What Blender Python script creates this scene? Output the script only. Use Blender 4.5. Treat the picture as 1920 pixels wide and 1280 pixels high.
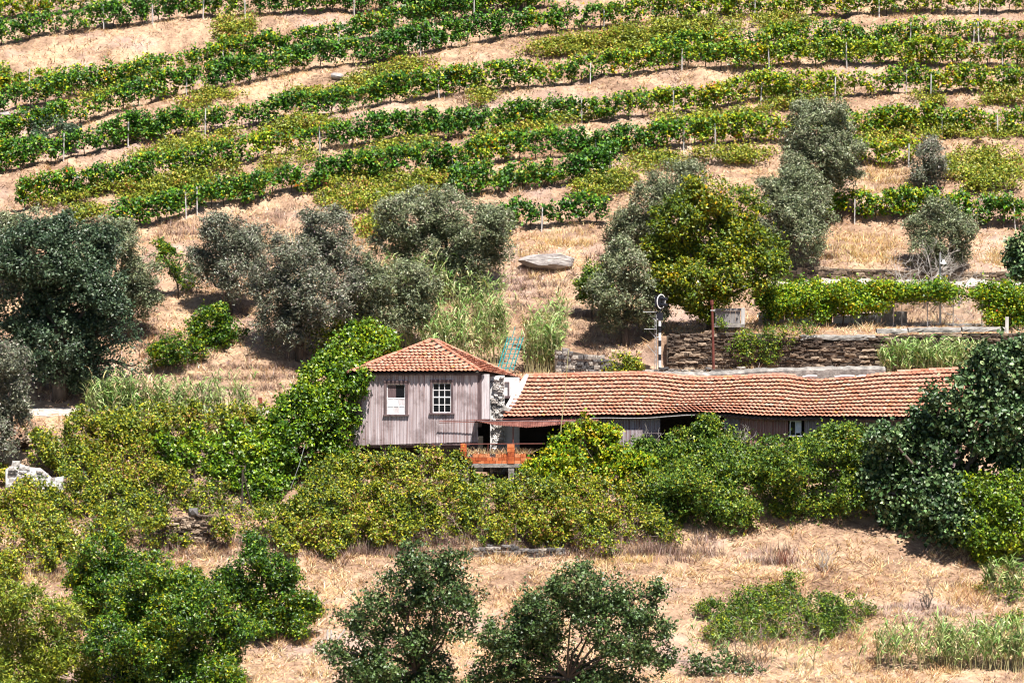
import bpy, math, random
import numpy as np
from mathutils import Matrix, Vector

for o in list(bpy.data.objects): bpy.data.objects.remove(o)
sc = bpy.context.scene
COL = sc.collection
rng = np.random.default_rng(11)
random.seed(5)

# ------------------------------------------------------------------ camera, sky, sun, exposure
CAM = np.array((0.0, -200.0, 24.0)); PITCH = math.radians(5.0); FPX = 7200.0
cd = bpy.data.cameras.new('camera'); cam = bpy.data.objects.new('camera', cd); COL.objects.link(cam)
cam.location = CAM; cam.rotation_euler = (math.pi/2 - PITCH, 0, 0)
cd.sensor_width = 36; cd.lens = 135.0; cd.clip_start = 1; cd.clip_end = 2000
sc.camera = cam
SUN_EL, SUN_AZ = math.radians(66), math.radians(27)      # azimuth to the right of the camera, from behind it
w = bpy.data.worlds.new('World'); sc.world = w; w.use_nodes = True
wn = w.node_tree; bgn = wn.nodes['Background']
sky = wn.nodes.new('ShaderNodeTexSky'); sky.sky_type = 'NISHITA'; sky.sun_disc = False
sdir = Vector((math.cos(SUN_EL)*math.sin(SUN_AZ), -math.cos(SUN_EL)*math.cos(SUN_AZ), math.sin(SUN_EL)))
sky.sun_elevation = SUN_EL; sky.sun_rotation = math.atan2(sdir.x, sdir.y)
wn.links.new(sky.outputs[0], bgn.inputs[0]); bgn.inputs[1].default_value = 0.05
sl = bpy.data.lights.new('sun', 'SUN'); so = bpy.data.objects.new('sun', sl); COL.objects.link(so)
sl.energy = 5.0; sl.angle = math.radians(0.5); sl.color = (1.0, 0.95, 0.87)
so.rotation_euler = sdir.to_track_quat('Z', 'Y').to_euler(); so.location = (40, -80, 90)
sc.view_settings.view_transform = 'Standard'; sc.view_settings.look = 'None'
sc.view_settings.exposure = 1.2; sc.view_settings.gamma = 1.0
sc.cycles.filter_width = 1.1; sc.cycles.diffuse_bounces = 2; sc.cycles.glossy_bounces = 2; sc.cycles.transmission_bounces = 3; sc.cycles.max_bounces = 5; sc.cycles.transparent_max_bounces = 8

# ------------------------------------------------------------------ pixel helpers (photograph pixels, 1920 x 1280)
FWD = np.array((0, math.cos(PITCH), -math.sin(PITCH))); UP = np.array((0, math.sin(PITCH), math.cos(PITCH)))
def rays(px, py):
    px = np.asarray(px, float); py = np.asarray(py, float)
    d = np.zeros(px.shape+(3,)); a = (px-960)/FPX; b = (640-py)/FPX
    d[..., 0] = a; d[..., 1] = FWD[1]+UP[1]*b; d[..., 2] = FWD[2]+UP[2]*b
    return d/d[..., 1:2]                                   # y component 1
def at(px, py, Y):
    d = rays(px, py); return CAM + d*(np.asarray(Y, float)[..., None]+200.0)
def P(px, py, Y): return np.array(at(px, py, np.float64(Y)))
def scale(Y): return 200.8*(1+Y/200.0)/FPX                 # metres per pixel

# ------------------------------------------------------------------ noise
class VNoise:
    def __init__(s, seed): s.t = np.random.default_rng(seed).random((64, 64))
    def __call__(s, x, y):
        x = np.asarray(x, float); y = np.asarray(y, float)
        ix = np.floor(x).astype(int); iy = np.floor(y).astype(int); fx = x-ix; fy = y-iy
        fx = fx*fx*(3-2*fx); fy = fy*fy*(3-2*fy); t = s.t; m = 63
        a = t[ix & m, iy & m]; b = t[(ix+1) & m, iy & m]; c = t[ix & m, (iy+1) & m]; d = t[(ix+1) & m, (iy+1) & m]
        return (a*(1-fx)+b*fx)*(1-fy)+(c*(1-fx)+d*fx)*fy - 0.5
N1, N2, N3, N4, N5 = (VNoise(k) for k in (1, 2, 3, 4, 5))
def fbm(n, x, y): return n(x, y)+.5*n(x*2.1+7, y*2.1)+.25*n(x*4.3, y*4.3+3)

# ------------------------------------------------------------------ terrain
def zrow(r, Y): return float(P(960, r, Y)[2])
def prof(pts): 
    a = np.array([(Y, zrow(r, Y) if r > 100 else z) for (r, Y, z) in pts]); return a[:, 0], a[:, 1]
VS, VT = 10.3, .40
tail = [(0, 60, VS+30*VT), (0, 130, VS+100*VT)]
head = [(0, -90, -22), (0, -60, -13), (1330, -30, 0), (1200, -20, 0), (1100, -13, 0)]
PL = prof(head+[(1050, -9.5, 0), (940, -3, 0), (860, 1, 0), (790, 5.5, 0), (775, 6.5, 0), (765, 9, 0), (740, 10.5, 0), (650, 15, 0), (560, 20.5, 0), (0, 30.5, VS+.2)]+tail)
PC = prof(head+[(1040, -9, 0), (1000, -7.2, 0), (0, -3.2, -.7), (0, 9.6, -.7), (0, 9.9, 3.5), (0, 13.3, 3.55), (0, 15.5, 4.7), (0, 30, VS)]+tail)
PR = prof(head+[(1040, -9, 0), (1000, -7.2, 0), (0, -3.2, -.7), (0, 9.6, -.7), (0, 9.9, 3.5), (0, 14.7, 3.6), (0, 15.0, 5.45), (0, 22.5, 5.7), (0, 25.6, 7.4), (0, 28.0, 7.6), (0, 28.3, 8.4), (0, 34, 10.75), (0, 36, VS+6*VT-.5)]+tail)
def sst(a, b, x): t = np.clip((x-a)/(b-a), 0, 1); return t*t*(3-2*t)
def base_h(x, y):
    wl = 1-sst(-13.5, -9.6, x); wr = sst(6.9, 8.6, x)
    return np.interp(y, *PL)*wl+np.interp(y, *PR)*wr+np.interp(y, *PC)*(1-wl-wr)
def cast(px, py, hf, y0=-30.0, y1=110.0, step=.2):
    px = np.atleast_1d(np.asarray(px, float)); py = np.atleast_1d(np.asarray(py, float))
    d = rays(px, py); Yhit = np.full(px.shape, y1); done = np.zeros(px.shape, bool)
    for Y in np.arange(y0, y1, step):
        t = Y+200; z = 24+d[:, 2]*t; hit = (~done) & (hf(d[:, 0]*t, np.full(px.shape, Y)) >= z)
        Yhit[hit] = Y; done |= hit
        if done.all(): break
    return CAM+d*(Yhit[:, None]+200)

# foliage centre lines of the vine rows, traced in the photograph
ROWS = {
 'a0': [(-40,28),(0,18),(55,12),(130,2),(200,-6)],
 'a1': [(-60,80),(0,66),(75,50),(112,42),(175,34),(250,28),(325,17),(425,10),(475,7),(560,5),(650,3),(760,0),(900,-4),(1050,-8)],
 'b1': [(-60,152),(0,150),(60,148),(110,148),(165,142)],
 'b2': [(-60,212),(0,193),(50,180),(100,172),(150,160),(200,150),(250,140),(300,130),(375,118),(450,103),(555,80),(605,72),(655,60),(705,48),(755,36),(817,25),(867,18),(920,6),(1000,0)],
 'c':  [(-60,282),(0,263),(35,245),(110,228),(140,212),(200,195),(250,183),(300,170),(350,155),(400,146),(475,135),(517,125),(580,112),(630,105),(680,100),(730,90),(780,85),(830,73),(880,66),(930,57),(960,48),(1035,45),(1072,40),(1122,33),(1172,30),(1222,22),(1322,15),(1440,11),(1565,10),(1677,8),(1740,3),(1990,2)],
 'd':  [(-60,312),(0,302),(50,295),(100,282),(150,275),(212,257),(275,247),(325,237),(375,232),(475,216),(530,203),(580,198),(630,193),(692,182),(730,173),(780,170),(830,160),(880,158),(960,149),(1010,147),(1060,140),(1110,128),(1160,122),(1210,117),(1260,110),(1335,106),(1435,108),(1515,103),(1590,100),(1740,100),(1852,102),(1990,107)],
 'd2': [(1230,96),(1335,86),(1385,82),(1440,75),(1540,68),(1590,65),(1640,65),(1690,60),(1740,55),(1800,58),(1865,60),(1990,55)],
 'e':  [(36,378),(100,357),(150,347),(200,335),(250,325),(300,315),(350,305),(400,292),(475,280),(530,268),(580,262),(655,252),(705,247),(755,242),(805,242),(855,237),(905,233),(960,222),(1010,215),(1072,210),(1135,207),(1210,197),(1260,192),(1335,187),(1385,175),(1440,170),(1490,165),(1540,162),(1615,160),(1690,155),(1765,152),(1990,156)],
 'f':  [(207,412),(275,405),(325,392),(375,370),(450,355),(530,342),(580,335),(630,322),(680,317),(730,312),(780,305),(842,297),(905,294),(960,285),(1010,277),(1072,275),(1135,270),(1185,262),(1235,257),(1285,257),(1335,252),(1385,247),(1440,246),(1520,240),(1608,234),(1690,230),(1760,230),(1870,232),(1990,226)],
 'g':  [(850,350),(905,345),(955,338),(1010,330),(1060,327),(1110,315),(1160,300)],
 'g2': [(1590,286),(1660,280),(1720,278)],
 'h':  [(940,408),(1010,402),(1060,402),(1140,394)],
 'h2': [(1552,391),(1654,391),(1725,387),(1835,398),(1990,398)],
}
HALF = 19
def row_world(key, n=160, off=HALF):
    a = np.array(ROWS[key], float); px = np.linspace(a[0, 0], a[-1, 0], n); py = np.interp(px, a[:, 0], a[:, 1])
    return cast(px, py+off, base_h, 24)
TER = []
for k in ('h', 'g', 'f', 'e', 'd', 'c', 'b2', 'a1'):
    p = row_world(k); TER.append((p[:, 0], p[:, 1]))
xs = np.unique(np.concatenate([np.arange(-90, -40, 5), np.arange(-40, 42, .28), np.arange(42, 92, 5)]))
ys = np.unique(np.concatenate([np.arange(-90, -32, 4), np.arange(-32, 8, .3), np.arange(8, 16, .15), np.arange(16, 72, .27), np.arange(72, 131, 4)]))
GX, GY = np.meshgrid(xs, ys, indexing='ij')
GZ = base_h(GX, GY)
# vineyard terraces: level along each row, steep bank up to the next
lines = []
for (lx, ly) in TER:
    e0 = ly[0]+(xs-lx[0])*.18; e1 = ly[-1]+(xs-lx[-1])*.02
    l = np.where(xs < lx[0], e0, np.where(xs > lx[-1], e1, np.interp(xs, lx, ly))); lines.append(l)
lines = np.sort(np.array(lines), axis=0)
for k in range(len(lines)-1):
    a = lines[k][:, None]; b = lines[k+1][:, None]; wdt = np.maximum(b-a, 1.2)
    u = (GY-a)/wdt; m = (u >= 0) & (u < 1) & (GY > 31.0)
    f = np.interp(u, [0, .22, .36, .80, .92, 1], [0, .05, .16, .88, .96, 1.0])
    GZ = np.where(m, GZ+(f-u)*(b-a)*VT*.85, GZ)
slope_area = sst(15.5, 19, GY)
flat = 1-.9*((GY > 5.8) & (GY < 15.2))
flat = np.where((GX > 7) & (GY > 5) & (GY < 28.5), .12, flat)
GZ += flat*(.34*fbm(N1, GX*.22, GY*.22)*(.35+.65*slope_area)+(.16+.14*slope_area)*fbm(N2, GX*.8, GY*.8)+.09*N3(GX*2.4, GY*2.4))
def H(x, y):
    x = np.asarray(x, float); y = np.asarray(y, float)
    i = np.clip(np.searchsorted(xs, x)-1, 0, len(xs)-2); j = np.clip(np.searchsorted(ys, y)-1, 0, len(ys)-2)
    fx = np.clip((x-xs[i])/(xs[i+1]-xs[i]), 0, 1); fy = np.clip((y-ys[j])/(ys[j+1]-ys[j]), 0, 1)
    return (GZ[i, j]*(1-fx)+GZ[i+1, j]*fx)*(1-fy)+(GZ[i, j+1]*(1-fx)+GZ[i+1, j+1]*fx)*fy
def ground(px, py, y0=-30, y1=110): return cast([px], [py], H, y0, y1, .1)[0]

# ------------------------------------------------------------------ materials
def new_mat(name):
    m = bpy.data.materials.new(name); m.use_nodes = True; nt = m.node_tree
    return m, nt, nt.nodes['Principled BSDF']
def L(nt, a, b): nt.links.new(a, b)
def ramp(nt, fac, stops, interp='LINEAR'):
    r = nt.nodes.new('ShaderNodeValToRGB'); r.color_ramp.interpolation = interp; e = r.color_ramp.elements
    while len(e) < len(stops): e.new(.5)
    for q, (p, c) in zip(e, stops): q.position = p; q.color = (*c, 1)
    if fac is not None: L(nt, fac, r.inputs[0])
    return r
def noise(nt, sc_, det=4, vec=None, rough=.6, dist=0):
    n = nt.nodes.new('ShaderNodeTexNoise'); n.inputs['Scale'].default_value = sc_; n.inputs['Detail'].default_value = det
    n.inputs['Roughness'].default_value = rough; n.inputs['Distortion'].default_value = dist
    if vec is not None: L(nt, vec, n.inputs['Vector'])
    return n
def coords(nt, s=(1, 1, 1), kind='Object'):
    t = nt.nodes.new('ShaderNodeTexCoord'); m = nt.nodes.new('ShaderNodeMapping'); m.inputs['Scale'].default_value = s
    L(nt, t.outputs[kind], m.inputs['Vector']); return m.outputs[0]
def mixc(nt, fac, a, b, mode='MIX'):
    m = nt.nodes.new('ShaderNodeMix'); m.data_type = 'RGBA'; m.blend_type = mode
    for s, v in ((m.inputs[0], fac), (m.inputs[6], a), (m.inputs[7], b)):
        if isinstance(v, (int, float)): s.default_value = v
        elif isinstance(v, tuple): s.default_value = (*v, 1)
        else: L(nt, v, s)
    return m.outputs[2]
def bump(nt, bsdf, h, s=.4, d=.02):
    b = nt.nodes.new('ShaderNodeBump'); b.inputs['Strength'].default_value = s; b.inputs['Distance'].default_value = d
    L(nt, h, b.inputs['Height']); L(nt, b.outputs[0], bsdf.inputs['Normal'])
def leaf_mat(name, rough=.45, trans=.25, spec=.4, tint=(1.15, 1.1, .6)):
    m, nt, b = new_mat(name); a = nt.nodes.new('ShaderNodeAttribute'); a.attribute_name = 'col'
    L(nt, a.outputs[0], b.inputs['Base Color']); b.inputs['Roughness'].default_value = rough
    b.inputs['Specular IOR Level'].default_value = spec
    if trans > 0:
        t = nt.nodes.new('ShaderNodeBsdfTranslucent'); L(nt, mixc(nt, 1.0, a.outputs[0], tint, 'MULTIPLY'), t.inputs[0])
        mx = nt.nodes.new('ShaderNodeMixShader'); mx.inputs[0].default_value = trans
        L(nt, b.outputs[0], mx.inputs[1]); L(nt, t.outputs[0], mx.inputs[2]); L(nt, mx.outputs[0], nt.nodes['Material Output'].inputs[0])
    return m
def noisy(name, stops, s=3.0, rough=.85, stretch=(1, 1, 1), bmp=.4, bd=.02, det=5, kind='Object', metal=0, spec=.3, rnd=0):
    m, nt, b = new_mat(name); v = coords(nt, stretch, kind); n = noise(nt, s, det, v, .65)
    fac = n.outputs[0]
    if rnd:
        oi = nt.nodes.new('ShaderNodeObjectInfo'); ma = nt.nodes.new('ShaderNodeMath'); ma.operation = 'MULTIPLY_ADD'
        L(nt, oi.outputs['Random'], ma.inputs[0]); ma.inputs[1].default_value = rnd; L(nt, fac, ma.inputs[2])
        mb = nt.nodes.new('ShaderNodeMath'); mb.operation = 'SUBTRACT'; L(nt, ma.outputs[0], mb.inputs[0]); mb.inputs[1].default_value = rnd/2; fac = mb.outputs[0]
    r = ramp(nt, fac, stops); L(nt, r.outputs[0], b.inputs['Base Color'])
    b.inputs['Roughness'].default_value = rough; b.inputs['Metallic'].default_value = metal; b.inputs['Specular IOR Level'].default_value = spec
    if bmp:
        n2 = noise(nt, s*4, 5, v, .7); bump(nt, b, n2.outputs[0], bmp, bd)
    return m
M = {}
M['leaf'] = leaf_mat('leaf_matt', .5, .13, .35); M['gloss'] = leaf_mat('leaf_glossy', .45, .10, .45)
M['straw'] = leaf_mat('dry_straw', .7, .12, .2, (1.05, 1, .9)); M['olive'] = leaf_mat('olive_leaf', .45, .08, .4, (1, 1, .8))
M['bark'] = noisy('bark', [(.3, (.05, .04, .032)), (.7, (.14, .11, .09))], 6, .95, (1, 1, .3))
M['deadwood'] = noisy('dead_wood', [(.3, (.25, .22, .2)), (.7, (.48, .44, .4))], 5, .9, (1, 1, .3))
M['deadstem'] = noisy('dead_stems', [(.3, (.13, .085, .075)), (.7, (.33, .25, .22))], 5, .9)
M['vinewood'] = noisy('vine_wood', [(.3, (.03, .024, .02)), (.7, (.09, .07, .055))], 6, .95)
M['post'] = noisy('weathered_post', [(.3, (.36, .34, .33)), (.7, (.62, .6, .58))], 4, .9, (2, 2, .4))
M['stone'] = noisy('schist_stone', [(.2, (.05, .037, .03)), (.42, (.12, .085, .062)), (.6, (.21, .15, .105)), (.82, (.36, .28, .21))], 3.0, .95, rnd=.7)
M['slate'] = noisy('grey_stone', [(.22, (.06, .058, .06)), (.5, (.14, .13, .128)), (.8, (.32, .285, .25))], 2.6, .95, rnd=.7)
M['whitestone'] = noisy('limewashed_stone', [(.3, (.25, .22, .2)), (.5, (.4, .37, .35)), (.7, (.6, .57, .55))], 2.5, .95, rnd=.5)
M['mortar'] = noisy('dark_joint', [(.3, (.05, .04, .033)), (.7, (.13, .1, .08))], 5, .95)
M['plaster'] = noisy('white_plaster', [(.25, (.32, .3, .3)), (.42, (.62, .6, .6)), (.7, (.78, .76, .75))], 1.6, .9)
M['concrete'] = noisy('rubble_concrete', [(.28, (.09, .085, .08)), (.5, (.22, .205, .19)), (.72, (.4, .37, .34))], 2.4, .95, bmp=.9, bd=.06)
M['boulder'] = noisy('boulder_rock', [(.25, (.14, .12, .12)), (.5, (.3, .27, .26)), (.75, (.47, .43, .4))], 1.3, .95, (1, 1, 2.5), .9, .08)
M['wood_dark'] = noisy('old_painted_wood', [(.3, (.07, .045, .05)), (.7, (.19, .13, .13))], 5, .8, (1, 1, .25))
M['wood_white'] = noisy('white_painted_wood', [(.3, (.5, .47, .48)), (.55, (.74, .72, .73))], 5, .7)
M['board'] = noisy('pale_boards', [(.25, (.36, .3, .31)), (.6, (.68, .63, .65))], 4, .8, (3, 3, .3))
M['greyboard'] = noisy('grey_boards', [(.3, (.13, .12, .12)), (.7, (.33, .31, .3))], 5, .9, (3, 3, .4))
M['glass_dark'] = new_mat('dark_pane')[0]; b = M['glass_dark'].node_tree.nodes['Principled BSDF']; b.inputs['Base Color'].default_value = (.008, .009, .012, 1); b.inputs['Roughness'].default_value = .12
M['curtain'] = noisy('white_blind', [(.3, (.55, .55, .62)), (.6, (.8, .8, .84))], 2.5, .6)
M['rust'] = noisy('rusty_iron', [(.25, (.07, .025, .02)), (.5, (.17, .06, .045)), (.75, (.3, .14, .11))], 3, .8, (1, .3, 1))
M['rustpole'] = noisy('rusty_pole_paint', [(.3, (.09, .025, .02)), (.7, (.2, .06, .045))], 4, .7)
M['teal'] = noisy('teal_paint', [(.3, (.01, .11, .12)), (.7, (.03, .24, .24))], 4, .5)
M['black'] = noisy('black_paint', [(.3, (.008, .009, .014)), (.7, (.022, .024, .034))], 3, .5)
M['white'] = noisy('white_paint', [(.3, (.68, .68, .68)), (.7, (.82, .82, .81))], 3, .6)
M['galv'] = noisy('galvanised_steel', [(.3, (.24, .24, .25)), (.7, (.45, .45, .46))], 5, .5, metal=.4)
M['brick'] = noisy('hollow_brick', [(.25, (.33, .07, .025)), (.5, (.52, .13, .04)), (.75, (.62, .24, .11))], 4, .9, rnd=.5)
M['redbrown'] = noisy('red_brown_paint', [(.3, (.12, .03, .02)), (.7, (.26, .07, .04))], 5, .8)
M['interior'] = noisy('shaded_interior', [(.3, (.02, .017, .015)), (.7, (.05, .042, .036))], 3, .95)  # near-black colour stands in for shade in recesses, openings and under roofs
M['cane'] = noisy('reed_cane', [(.3, (.3, .28, .12)), (.7, (.5, .45, .26))], 4, .7)

# corrugated iron: rust streaks running down the sheets
def corrugated_mat(name, c0, c1, c2, c3):
    m, nt, b = new_mat(name); v = coords(nt, (24, 24, .3)); n = noise(nt, 1.0, 4, v, .6)
    r = ramp(nt, n.outputs[0], [(.3, c0), (.43, c1), (.55, c2), (.72, c3)])
    v2 = coords(nt, (1, 1, .8)); n2 = noise(nt, .9, 5, v2, .65); f2 = ramp(nt, n2.outputs[0], [(.5, (0, 0, 0)), (.68, (1, 1, 1))])
    L(nt, mixc(nt, f2.outputs[0], r.outputs[0], (.17, .12, .12)), b.inputs['Base Color'])
    b.inputs['Roughness'].default_value = .7; b.inputs['Metallic'].default_value = .0
    n3 = noise(nt, 30, 3); bump(nt, b, n3.outputs[0], .15, .01); return m
M['tin'] = corrugated_mat('corrugated_iron', (.17, .075, .07), (.34, .25, .25), (.52, .45, .47), (.68, .62, .64))
M['tin2'] = corrugated_mat('corrugated_iron_shed', (.15, .07, .07), (.24, .16, .17), (.36, .31, .34), (.5, .46, .5))
M['tin_red'] = corrugated_mat('corrugated_iron_red', (.16, .05, .045), (.26, .1, .085), (.36, .2, .17), (.5, .38, .34))

def tile_mat(name, mass):
    m, nt, b = new_mat(name)
    if mass: a = nt.nodes.new('ShaderNodeAttribute'); a.attribute_name = 'rnd'; f = a.outputs['Fac']
    else: a = nt.nodes.new('ShaderNodeObjectInfo'); f = a.outputs['Random']
    r = ramp(nt, f, [(0, (.36, .155, .095)), (.2, (.45, .2, .13)), (.45, (.5, .245, .165)), (.72, (.55, .29, .205)), (.9, (.58, .35, .26)), (.97, (.55, .42, .35)), (1, (.6, .3, .1))])
    g = nt.nodes.new('ShaderNodeNewGeometry'); n = noise(nt, 1.1, 6, g.outputs['Position'], .7)
    f2 = ramp(nt, n.outputs[0], [(.42, (0, 0, 0)), (.62, (1, 1, 1))])
    c = mixc(nt, f2.outputs[0], r.outputs[0], (.5, .3, .235))
    n3 = noise(nt, 7, 5, g.outputs['Position'], .75); f3 = ramp(nt, n3.outputs[0], [(.53, (0, 0, 0)), (.68, (1, 1, 1))])
    c = mixc(nt, f3.outputs[0], c, (.15, .1, .085)); c = mixc(nt, 1.0, c, (.86, .70, .64), 'MULTIPLY')
    n4 = noise(nt, 1.7, 4, g.outputs['Position'], .75); f4 = ramp(nt, n4.outputs[0], [(.62, (0, 0, 0)), (.72, (.6, .6, .6))])
    c = mixc(nt, f4.outputs[0], c, (.56, .27, .06))
    L(nt, c, b.inputs['Base Color']); b.inputs['Roughness'].default_value = .88; b.inputs['Specular IOR Level'].default_value = .25; return m
M['tile'] = tile_mat('clay_tile', False); M['tile_mass'] = tile_mat('clay_tile_mass', True)

# ground: straw, bare pinkish earth, stony grey
m, nt, b = new_mat('hillside_earth'); g = nt.nodes.new('ShaderNodeNewGeometry'); pos = g.outputs['Position']
n1 = noise(nt, .35, 6, pos, .7, .4); n2 = noise(nt, 2.4, 6, pos, .75); n3 = noise(nt, .16, 3, pos)
c1 = ramp(nt, n1.outputs[0], [(.3, (.17, .105, .075)), (.45, (.3, .2, .14)), (.58, (.43, .305, .21)), (.72, (.5, .36, .22))])
c2 = ramp(nt, n2.outputs[0], [(.32, (.3, .23, .2)), (.48, (.85, .82, .8)), (.66, (1.3, 1.26, 1.2))])
cc = mixc(nt, .75, c1.outputs[0], c2.outputs[0], 'MULTIPLY')
f3 = ramp(nt, n3.outputs[0], [(.52, (0, 0, 0)), (.66, (.6, .6, .6))]); cc = mixc(nt, f3.outputs[0], cc, (.4, .3, .27))
L(nt, cc, b.inputs['Base Color']); b.inputs['Roughness'].default_value = .97; b.inputs['Specular IOR Level'].default_value = .1
n4 = noise(nt, 5, 6, pos, .75); bump(nt, b, n4.outputs[0], .9, .12); M['ground'] = m
M['gravel'] = noisy('pale_gravel', [(.3, (.22, .18, .15)), (.5, (.4, .35, .31)), (.7, (.56, .52, .48))], 3.5, .95, bmp=.8, bd=.05)

# ------------------------------------------------------------------ mesh helpers
def woff(p):
    o = Vector((0, 0, 0))
    while p is not None: o = o+p.location; p = p.parent
    return np.array(o)
def link(o, parent=None):
    COL.objects.link(o)
    if parent is not None: o.parent = parent
    return o
def tag(o, label, cat, group=None, kind=None):
    if label: o['label'] = label
    if cat: o['category'] = cat
    if group: o['group'] = group
    if kind: o['kind'] = kind
    return o
def thing(name, label, cat, loc, group=None):
    o = bpy.data.objects.new(name, None); link(o); o.location = [float(v) for v in loc]; o.empty_display_size = .3
    return tag(o, label, cat, group)
class MB:
    def __init__(s): s.v = []; s.f = []
    def add(s, v, f):
        n = len(s.v); s.v += [tuple(float(c) for c in p) for p in v]; s.f += [tuple(n+i for i in q) for q in f]
    def box(s, a, b):
        (x0, y0, z0), (x1, y1, z1) = a, b
        s.add([(x0,y0,z0),(x1,y0,z0),(x1,y1,z0),(x0,y1,z0),(x0,y0,z1),(x1,y0,z1),(x1,y1,z1),(x0,y1,z1)],
              [(0,3,2,1),(4,5,6,7),(0,1,5,4),(1,2,6,5),(2,3,7,6),(3,0,4,7)])
    def tube(s, pts, rad, n=6, cap=True):
        pts = [np.asarray(p, float) for p in pts]; k = len(pts); rad = [rad]*k if np.isscalar(rad) else rad
        V = []; F = []; ref = None
        for i in range(k):
            t = pts[min(i+1, k-1)]-pts[max(i-1, 0)]; t = t/(np.linalg.norm(t)+1e-9)
            if ref is None: ref = np.cross(t, (0, 0, 1) if abs(t[2]) < .9 else (1, 0, 0))
            a = ref-t*np.dot(ref, t); a = a/(np.linalg.norm(a)+1e-9); ref = a; c = np.cross(t, a)
            for j in range(n):
                an = 2*math.pi*j/n; V.append(pts[i]+rad[i]*(math.cos(an)*a+math.sin(an)*c))
        for i in range(k-1):
            for j in range(n):
                j2 = (j+1) % n; F.append((i*n+j, i*n+j2, (i+1)*n+j2, (i+1)*n+j))
        if cap: F.append(tuple(range(n-1, -1, -1))); F.append(tuple(range((k-1)*n, k*n)))
        s.add(V, F)
    def mesh(s, name, off=(0, 0, 0), smooth=False):
        me = bpy.data.meshes.new(name); o = np.asarray(off)
        me.from_pydata([tuple(np.asarray(p)-o) for p in s.v], [], s.f); me.update()
        if smooth: me.polygons.foreach_set('use_smooth', [True]*len(me.polygons))
        return me
    def build(s, name, mat, parent=None, smooth=False, origin=None):
        base = woff(parent); org = base if origin is None else np.asarray(origin, float)
        me = s.mesh(name, org, smooth); me.materials.append(M[mat] if isinstance(mat, str) else mat)
        o = bpy.data.objects.new(name, me); link(o, parent); o.location = [float(c) for c in org-base]; return o
def boxpart(name, a, b, mat, parent):
    q = MB(); q.box(np.minimum(a, b), np.maximum(a, b)); return q.build(name, mat, parent)
def array_mesh(name, verts, faces, parent, mat, facecol=None, smooth=False, attr='col'):
    """verts (N,3), faces (M,k) all the same size"""
    me = bpy.data.meshes.new(name); base = woff(parent); k = faces.shape[1]; nf = len(faces)
    me.vertices.add(len(verts)); me.vertices.foreach_set('co', (verts-base).astype(np.float32).ravel())
    me.loops.add(nf*k); me.loops.foreach_set('vertex_index', faces.astype(np.int32).ravel())
    me.polygons.add(nf); me.polygons.foreach_set('loop_start', np.arange(0, nf*k, k, dtype=np.int32))
    me.polygons.foreach_set('loop_total', np.full(nf, k, dtype=np.int32))
    me.update(calc_edges=True)
    if smooth: me.polygons.foreach_set('use_smooth', [True]*nf)
    if facecol is not None:
        if attr == 'col':
            a = me.attributes.new('col', 'FLOAT_COLOR', 'FACE'); a.data.foreach_set('color', np.concatenate([facecol, np.ones((nf, 1))], 1).astype(np.float32).ravel())
        else:
            a = me.attributes.new(attr, 'FLOAT', 'FACE'); a.data.foreach_set('value', facecol.astype(np.float32))
    me.materials.append(M[mat] if isinstance(mat, str) else mat)
    o = bpy.data.objects.new(name, me); return link(o, parent)
def unit(v): return v/(np.linalg.norm(v, axis=-1, keepdims=True)+1e-9)
def leaves(name, pts, nrm, size, cols, mat, parent, aspect=.62, shape='rhomb'):
    n = len(pts); nrm = unit(nrm); t = unit(np.cross(nrm, rng.normal(size=(n, 3)))); b = np.cross(nrm, t)
    size = np.broadcast_to(np.asarray(size, float), (n,))[:, None]; l = t*size*.5; wd = b*size*.5*aspect
    up = nrm*size*.10
    if shape == 'rhomb':
        v = np.stack([pts+l*1.1, pts-l*.7+wd*1.1, pts-l*.7-wd*1.1+up], 1).reshape(-1, 3); f = np.arange(n*3).reshape(n, 3)
        return array_mesh(name, v, f, parent, mat, cols)
    # lobed: two quads folded along the midrib
    v = np.stack([pts-l, pts+wd*1.05-l*.35+up*1.6, pts+wd*.8+l*.45+up, pts+l-up, pts-wd*.8+l*.45+up, pts-wd*1.05-l*.35+up*1.6], 1).reshape(-1, 3)
    i = np.arange(n)[:, None]*6; f = np.concatenate([i+np.array([[0, 1, 2, 3]]), i+np.array([[0, 3, 4, 5]])], 0)
    return array_mesh(name, v, f, parent, mat, np.concatenate([cols, cols], 0))
def pick_cols(pal, n, pts=None, var=.27, patch=None):
    """pal: list of (weight, rgb); the mix drifts over metres with a noise so whole sprays turn together"""
    wts = np.array([p[0] for p in pal], float); cs = np.array([p[1] for p in pal], float)
    cum = np.cumsum(wts/wts.sum()); r = rng.random(n)
    if pts is not None:
        k = fbm(N4, pts[:, 0]*.9+pts[:, 1]*.4, pts[:, 2]*.9+5)*.55 if patch is None else patch
        r = np.clip(r*.75+.125+k*.5, 0, .9999)
    idx = np.searchsorted(cum, r); c = cs[np.clip(idx, 0, len(cs)-1)]
    return np.clip(c*(1+rng.normal(size=(n, 1))*var)*(1+rng.normal(size=(n, 3))*.06), .004, 1)

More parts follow.
